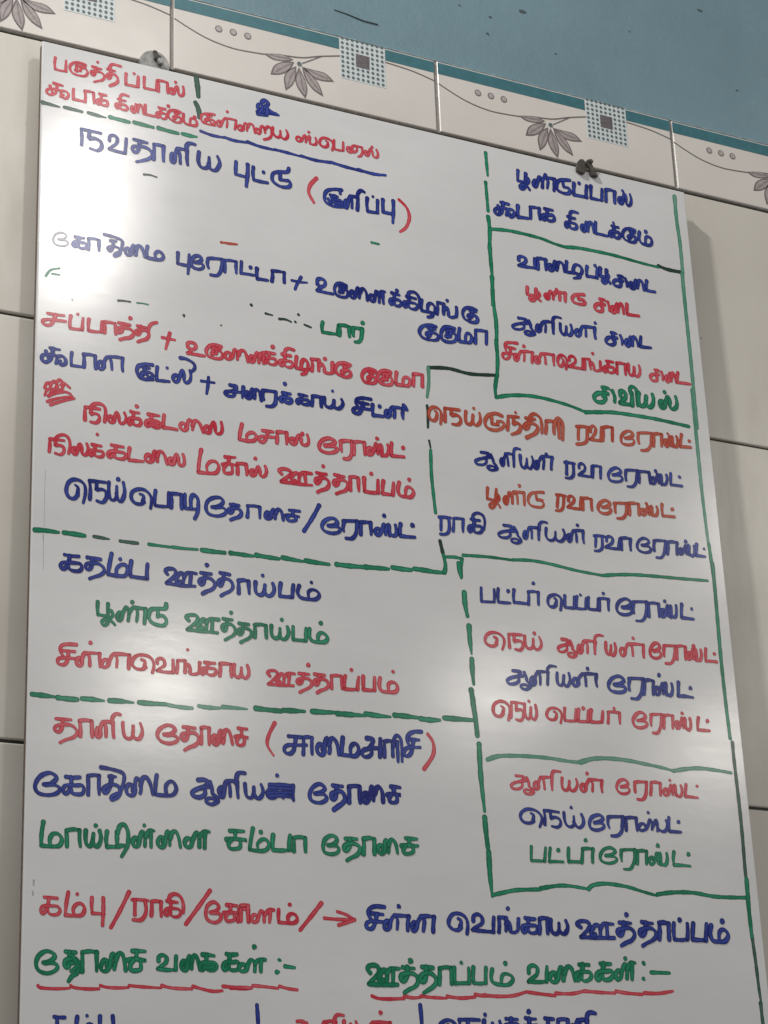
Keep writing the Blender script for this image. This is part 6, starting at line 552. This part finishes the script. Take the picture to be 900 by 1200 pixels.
ruled_line|n||341:-256,-4071 -178,-4063 -112,-4068 -112,-4068 -123,-4143 -125,-4228
ruled_line|n||329:-101,-4036 128,-4020 358,-4018
ruled_line|n||337:359,-4015 531,-3998 718,-4005 969,-4030 1224,-4041
ruled_line|n||352:1225,-4038 1356,-4015 1521,-3994 1720,-3981 1970,-3969 2265,-3953
dash|n||389:-109,-4352 -108,-4449 -92,-4550
dash|n||387:-82,-4630 -82,-4744 -74,-4863
dash|n||385:-74,-4902 -76,-5004 -70,-5111
dash|n||382:-97,-5152 -81,-5284 -65,-5526
dash|n||390:-145,-4110 -138,-4175 -130,-4235
dash|n||382:-97,-5158 -84,-5296 -58,-5500
dash|n||394:-54,-5590 -55,-5841 -39,-6121
dash|n||390:-42,-6165 -38,-6280 -29,-6408
dash|n||388:-25,-6433 -25,-6611 -16,-6774
dash|n||347:-3639,-5549 -3558,-5550 -3471,-5552
dash|n||351:-3450,-5555 -3377,-5557 -3304,-5555
dash|n||355:-3271,-5545 -3194,-5543 -3106,-5545
dash|n||359:-3065,-5539 -2972,-5535 -2882,-5537
dash|n||364:-2841,-5531 -2747,-5530 -2633,-5524
dash|p||290:-2618,-5528 -2519,-5535 -2431,-5534
dash|p||294:-2381,-5512 -2308,-5516 -2210,-5512
dash|p||297:-2191,-5501 -2093,-5499 -1995,-5499
dash|n||370:-1929,-5486 -1823,-5488 -1723,-5487
dash|n||375:-1707,-5479 -1622,-5475 -1532,-5471
dash|n||380:-1471,-5465 -1373,-5462 -1282,-5455
dash|n||384:-1264,-5462 -1145,-5459 -1029,-5455
dash|n||390:-1024,-5441 -913,-5446 -814,-5445
dash|n||395:-779,-5428 -677,-5427 -583,-5429
dash|n||400:-559,-5434 -476,-5437 -387,-5430
dash|n||405:-350,-5409 -222,-5406 -101,-5403
ruled_line|n||365:357,-212 360,-327 363,-442
ruled_line|n||362:338,-512 341,-651 344,-798
ruled_line|n||445:340,-854 347,-978 336,-1143
ruled_line|n||443:336,-1143 337,-1280 341,-1415
ruled_line|n||440:339,-1440 335,-1576 328,-1711
ruled_line|n||393:353,-972 486,-953 588,-947 742,-949 870,-957 998,-980 1107,-990 1107,-990 1235,-971 1420,-965 1633,-967 1901,-984 2078,-989
ruled_line|k||466:2079,-975 2173,-992 2325,-990
ruled_line|p||440:2335,-203 2331,-444 2342,-706 2338,-995
ruled_line|p||433:2332,-1008 2329,-1143 2328,-1436 2328,-1818 2325,-2143 2321,-2527
ruled_line|n||420:341,-1756 352,-1892 343,-2031
ruled_line|n||418:337,-2045 340,-2218 324,-2381
ruled_line|n||414:318,-2394 299,-2496 301,-2578 301,-2578 462,-2531 695,-2505 980,-2526 1187,-2568
ruled_line|n||431:1174,-2567 1322,-2542 1484,-2520 1810,-2511 1974,-2514 2235,-2526
ruled_line|k||400:-328,-2416 -137,-2390 70,-2403 334,-2369
ruled_line|p||336:-328,-2416 -330,-2549 -353,-2690
ruled_line|k||286:-357,-2765 -354,-2850 -360,-2962
ruled_line|n||425:336,-1156 339,-1275 341,-1407
ruled_line|n||423:338,-1453 337,-1593 340,-1736
ruled_line|n||420:343,-1775 349,-1917 342,-2060
ruled_line|k||237:-355,-3077 -345,-3140
ruled_line|n||347:-346,-3162 -350,-3369 -343,-3518 -331,-3704
ruled_line|p||423:2311,-2160 2304,-2497 2303,-2813 2302,-3125 2308,-3432 2315,-3645
ruled_line|n||411:2318,-3614 2328,-3825 2337,-4033
ruled_line|n||410:2337,-3785 2329,-4209 2321,-4626 2323,-4980 2331,-5329
ruled_line|d||380:2349,-5361 2348,-5531 2353,-5865 2352,-6140 2344,-6467 2353,-6655
ruled_line|n||455:2349,-6497 2341,-6732 2343,-6964
ruled_line|d||367:2345,-6951 2355,-7168 2360,-7370 2366,-7471
ruled_line|d||363:2361,-7484 2362,-7596 2365,-7770
ruled_line|p||380:12,-5709 102,-5675 222,-5659 402,-5649 582,-5649 733,-5658 862,-5660
ruled_line|p||397:856,-5658 967,-5621 1108,-5604 1295,-5604 1483,-5621 1640,-5638 1734,-5655 1734,-5655 1866,-5627 1997,-5611 2160,-5614 2307,-5624
ruled_line|n||370:-15,-6762 88,-6736 205,-6711 411,-6694
ruled_line|n||379:411,-6687 561,-6658 680,-6653 843,-6667
ruled_line|n||388:843,-6667 892,-6633 1014,-6615 1196,-6628 1346,-6659 1474,-6683
ruled_line|n||401:1475,-6672 1627,-6648 1817,-6640 2037,-6659 2334,-6650
underline|r||272:-3552,-7570 -3534,-7584 -3431,-7587 -3328,-7580
underline|r||276:-3324,-7563 -3293,-7575 -3206,-7580 -3122,-7576
underline|r||280:-3113,-7554 -3066,-7564 -2977,-7565 -2910,-7559
underline|r||283:-2907,-7546 -2817,-7551 -2674,-7554
underline|r||287:-2670,-7537 -2601,-7550 -2511,-7553 -2447,-7551
underline|r||291:-2441,-7533 -2365,-7551 -2291,-7562 -2221,-7556
underline|r||295:-2217,-7525 -2124,-7528 -2012,-7528
underline|r||296:-2160,-7536 -2074,-7537 -1998,-7530
underline|r||299:-1991,-7512 -1900,-7516 -1796,-7524
underline|r||303:-1786,-7508 -1725,-7522 -1648,-7529
underline|r||315:-1061,-7550 -1009,-7566 -918,-7567 -802,-7559
underline|r||320:-797,-7542 -732,-7552 -667,-7546
underline|r||323:-662,-7537 -592,-7543 -451,-7546
underline|r||326:-445,-7532 -332,-7540 -212,-7528
underline|r||331:-211,-7507 -164,-7515 -43,-7515
underline|r||318:-133,-7510 -24,-7516 114,-7506 227,-7474
underline|r||325:227,-7474 338,-7484 477,-7493
underline|r||329:484,-7476 620,-7474 736,-7450
underline|r||334:736,-7450 879,-7455 1009,-7455
underline|r||339:1019,-7440 1111,-7451 1257,-7456
underline|r||344:1272,-7445 1405,-7443 1541,-7421"""

ri = random.Random(11)
def ribbon(V, F, UV, ctrl, width, y0, taper=False):
    """one marker stroke as a slightly climbing ribbon with round ends; returns its last depth"""
    if len(ctrl) == 1: return y0
    path = []
    for i in range(len(ctrl) - 1):
        p0 = ctrl[max(0, i - 1)]; p1 = ctrl[i]; p2 = ctrl[i + 1]; p3 = ctrl[min(len(ctrl) - 1, i + 2)]
        seg = math.hypot(p2[0] - p1[0], p2[1] - p1[1]); n = max(2, min(12, int(seg / 0.0010)))
        for k in range(n):
            t = k / n
            path.append(tuple(0.5 * (2 * p1[j] + (p2[j] - p0[j]) * t + (2 * p0[j] - 5 * p1[j] + 4 * p2[j] - p3[j]) * t * t + (3 * p1[j] - p0[j] - 3 * p2[j] + p3[j]) * t ** 3) for j in (0, 1)))
    path.append(ctrl[-1]); n = len(path)
    s = 0.0; ph1, ph2 = ri.uniform(0, 6), ri.uniform(0, 6); u0 = ri.uniform(0, 9)
    press, lift = ri.uniform(0, .16), (ri.uniform(0.0, .62) if taper else ri.uniform(0, .30))
    prevl = None; total = sum(math.hypot(path[i + 1][0] - path[i][0], path[i + 1][1] - path[i][1]) for i in range(n - 1))
    dy = 0.0000028
    def add(x, z, y, u, v): V.append((x, y, z)); UV.append((u, v)); return len(V) - 1
    for i, (x, z) in enumerate(path):
        a = path[max(0, i - 1)]; b_ = path[min(n - 1, i + 1)]
        dx, dz = b_[0] - a[0], b_[1] - a[1]; d = math.hypot(dx, dz) or 1e-9; dx /= d; dz /= d
        if i: s += math.hypot(x - path[i - 1][0], z - path[i - 1][1])
        # a chisel-ish bullet tip: strokes running one way come out a little thinner
        ang = math.atan2(dz, dx); k = 1 + 0.15 * math.cos(2 * (ang - 0.9)) + 0.075 * math.sin(s * 420 + ph1) + 0.04 * math.sin(s * 1130 + ph2)
        t_ = s / max(total, 1e-6); k *= 1.0 + press * max(0.0, 1 - t_ * 5) - (lift if t_ > .5 else 0) * (t_ - .5) * 2
        hw = width * 0.5 * k; nx, nz = -dz, dx
        y = y0 - dy * (s / max(total, 1e-6))
        u = u0 + s * 100
        row = (add(x + nx * hw, z + nz * hw, y, u, 0), add(x + nx * hw * .45, z + nz * hw * .45, y - 5e-7, u, .28), add(x - nx * hw * .45, z - nz * hw * .45, y - 5e-7, u, .72), add(x - nx * hw, z - nz * hw, y, u, 1))
        if i == 0 or i == n - 1:
            sg = -1 if i == 0 else 1
            c0 = add(x, z, y - 5e-7, u, .5); ring = []
            for q in range(1, 6):
                t = math.pi * q / 6; ct, st = math.cos(t), math.sin(t) * sg
                ring.append(add(x + nx * hw * ct + dx * hw * st * .9, z + nz * hw * ct + dz * hw * st * .9, y, u, 0.02))
            ring = [row[0]] + ring + [row[3]]
            for q in range(len(ring) - 1): F.append((c0, ring[q], ring[q + 1]) if sg < 0 else (c0, ring[q + 1], ring[q]))
        if prevl:
            for q in range(3): F.append((prevl[q], prevl[q + 1], row[q + 1], row[q]))
        prevl = row
    return y0 - dy
KIND = {'word': 'handwritten_word'}
for idx, ln in enumerate(STROKES.strip().split('\n')):
    kind, col, line, data = ln.split('|')
    V, F, UV = [], [], []
    y = -0.00004 - 0.00003 * (idx % 5) - (0.00015 if kind == 'word' else 0.0)
    for st in data.split(';'):
        w_, pts = st.split(':'); w_ = int(w_) * 1e-5 * (1.15 if kind == 'dash' else 0.87)
        P = [tuple(int(q) * 1e-4 for q in p.split(',')) for p in pts.split()]
        seg = [P[0]]
        for q in P[1:]:
            if q == seg[-1]:
                if len(seg) > 1: y = ribbon(V, F, UV, seg, w_, y, kind == 'dash')
                seg = [q]
            else: seg.append(q)
        if len(seg) > 1: y = ribbon(V, F, UV, seg, w_, y, kind == 'dash')
    me = bpy.data.meshes.new(kind); me.from_pydata(V, [], F); me.update()
    uvl = me.uv_layers.new(name='UVMap')
    for lp in me.loops: uvl.data[lp.index].uv = UV[lp.vertex_index]
    # every face looks out from the board
    bm = bmesh.new(); bm.from_mesh(me)
    fl = [f for f in bm.faces if f.normal.y > 0]
    if fl: bmesh.ops.reverse_faces(bm, faces=fl)
    bm.to_mesh(me); bm.free()
    o = link(KIND.get(kind, kind), me, board, INK[col])
    o['label'] = INKNAME[col] + (' marker handwriting in Tamil letters' if kind == 'word' else ' marker ' + kind.replace('_', ' '))

# ---------------------------------------------------------------- the two fixings that hold the board
def disc_bm(cx, cz, y0, y1, r, n=28, x_scale=1.0):
    bm = bmesh.new()
    a = [bm.verts.new((cx + r * x_scale * math.cos(6.2832 * i / n), y0, cz + r * math.sin(6.2832 * i / n))) for i in range(n)]
    k = [bm.verts.new((v.co.x, y1, v.co.z)) for v in a]
    bm.faces.new(a); bm.faces.new(k[::-1])
    for i in range(n): bm.faces.new((a[i], a[(i + 1) % n], k[(i + 1) % n], k[i]))
    bmesh.ops.recalc_face_normals(bm, faces=bm.faces)
    bmesh.ops.bevel(bm, geom=[e for e in bm.edges if all(abs(v.co.y - y0) < 1e-7 for v in e.verts)], offset=min(0.0006, r * .3), segments=2, affect='EDGES')
    return bm
def empty(name, loc, label, cat, group=None):
    o = bpy.data.objects.new(name, None); COL.objects.link(o); o.location = loc; o['label'] = label; o['category'] = cat
    if group: o['group'] = group
    return o
wsh = empty('wall_washer', (-0.2670, 0, -0.0015), 'round grey metal washer with a dark screw behind the top left of the board', 'washer')
from_bm('disc', disc_bm(0, 0, -0.0055, -0.0010, 0.0128), m_steel, wsh)
from_bm('screw', disc_bm(0.0018, 0.0050, -0.0085, -0.0050, 0.0030, 16), m_dark, wsh)
bm = box_bm(-0.0006, 0.0024, -0.0078, -0.0052, 0.0030, 0.0118, 0.0006)
for v in bm.verts: v.co.x += (v.co.z - 0.006) * -0.22
from_bm('hook', bm, m_dark, wsh)
from_bm('nut', disc_bm(0.0040, 0.0020, -0.0092, -0.0050, 0.0032, 6), m_steel, wsh)
clip = empty('board_clip', (0.1385, -0.0185, -0.0155), 'small dark two winged metal clip gripping the top edge of the board', 'clip')
def lobe(name, pts, y0, th, mat):
    bm = bmesh.new(); P = smooth_poly(mm(pts), 4)
    a = [bm.verts.new((x, y0, z_)) for x, z_ in P]; k = [bm.verts.new((x, y0 + th, z_)) for x, z_ in P]; n = len(P)
    bm.faces.new(a); bm.faces.new(k[::-1])
    for i in range(n): bm.faces.new((a[i], a[(i + 1) % n], k[(i + 1) % n], k[i]))
    bmesh.ops.recalc_face_normals(bm, faces=bm.faces)
    bmesh.ops.bevel(bm, geom=[e for e in bm.edges if all(abs(v.co.y - y0) < 1e-7 for v in e.verts)], offset=0.0006, segments=2, affect='EDGES')
    return from_bm(name, bm, mat, clip)
lobe('wing', [(-6.8, 8.6), (-8.8, 4.7), (-10.4, -1.1), (-9.3, -4.4), (-2.9, -4.9), (-2.2, -1.2), (-2.7, 1.4), (-0.9, 5.9), (-2.7, 9.3)], -0.0030, 0.0035, m_dark)
lobe('wing', [(0.7, 9.6), (4.1, 10.9), (5.6, 7.3), (8.8, 1.3), (11.3, -4.6), (4.3, -5.0), (3.4, 0.7), (0.2, 4.7)], -0.0030, 0.0035, m_dark)
lobe('bridge', [(-3.2, 5.8), (0.0, 6.6), (3.0, 5.4), (3.8, 0.6), (0.5, -0.6), (-2.8, 0.4)], -0.0014, 0.0040, m_rust)
from_bm('screw', disc_bm(0.0042, 0.0086, -0.0046, -0.0020, 0.0022, 14), m_dark, clip)
from_bm('stem_plate', box_bm(-0.0022, 0.0040, 0.0010, 0.0170, 0.0030, 0.0065, 0.0004), m_dark, clip)
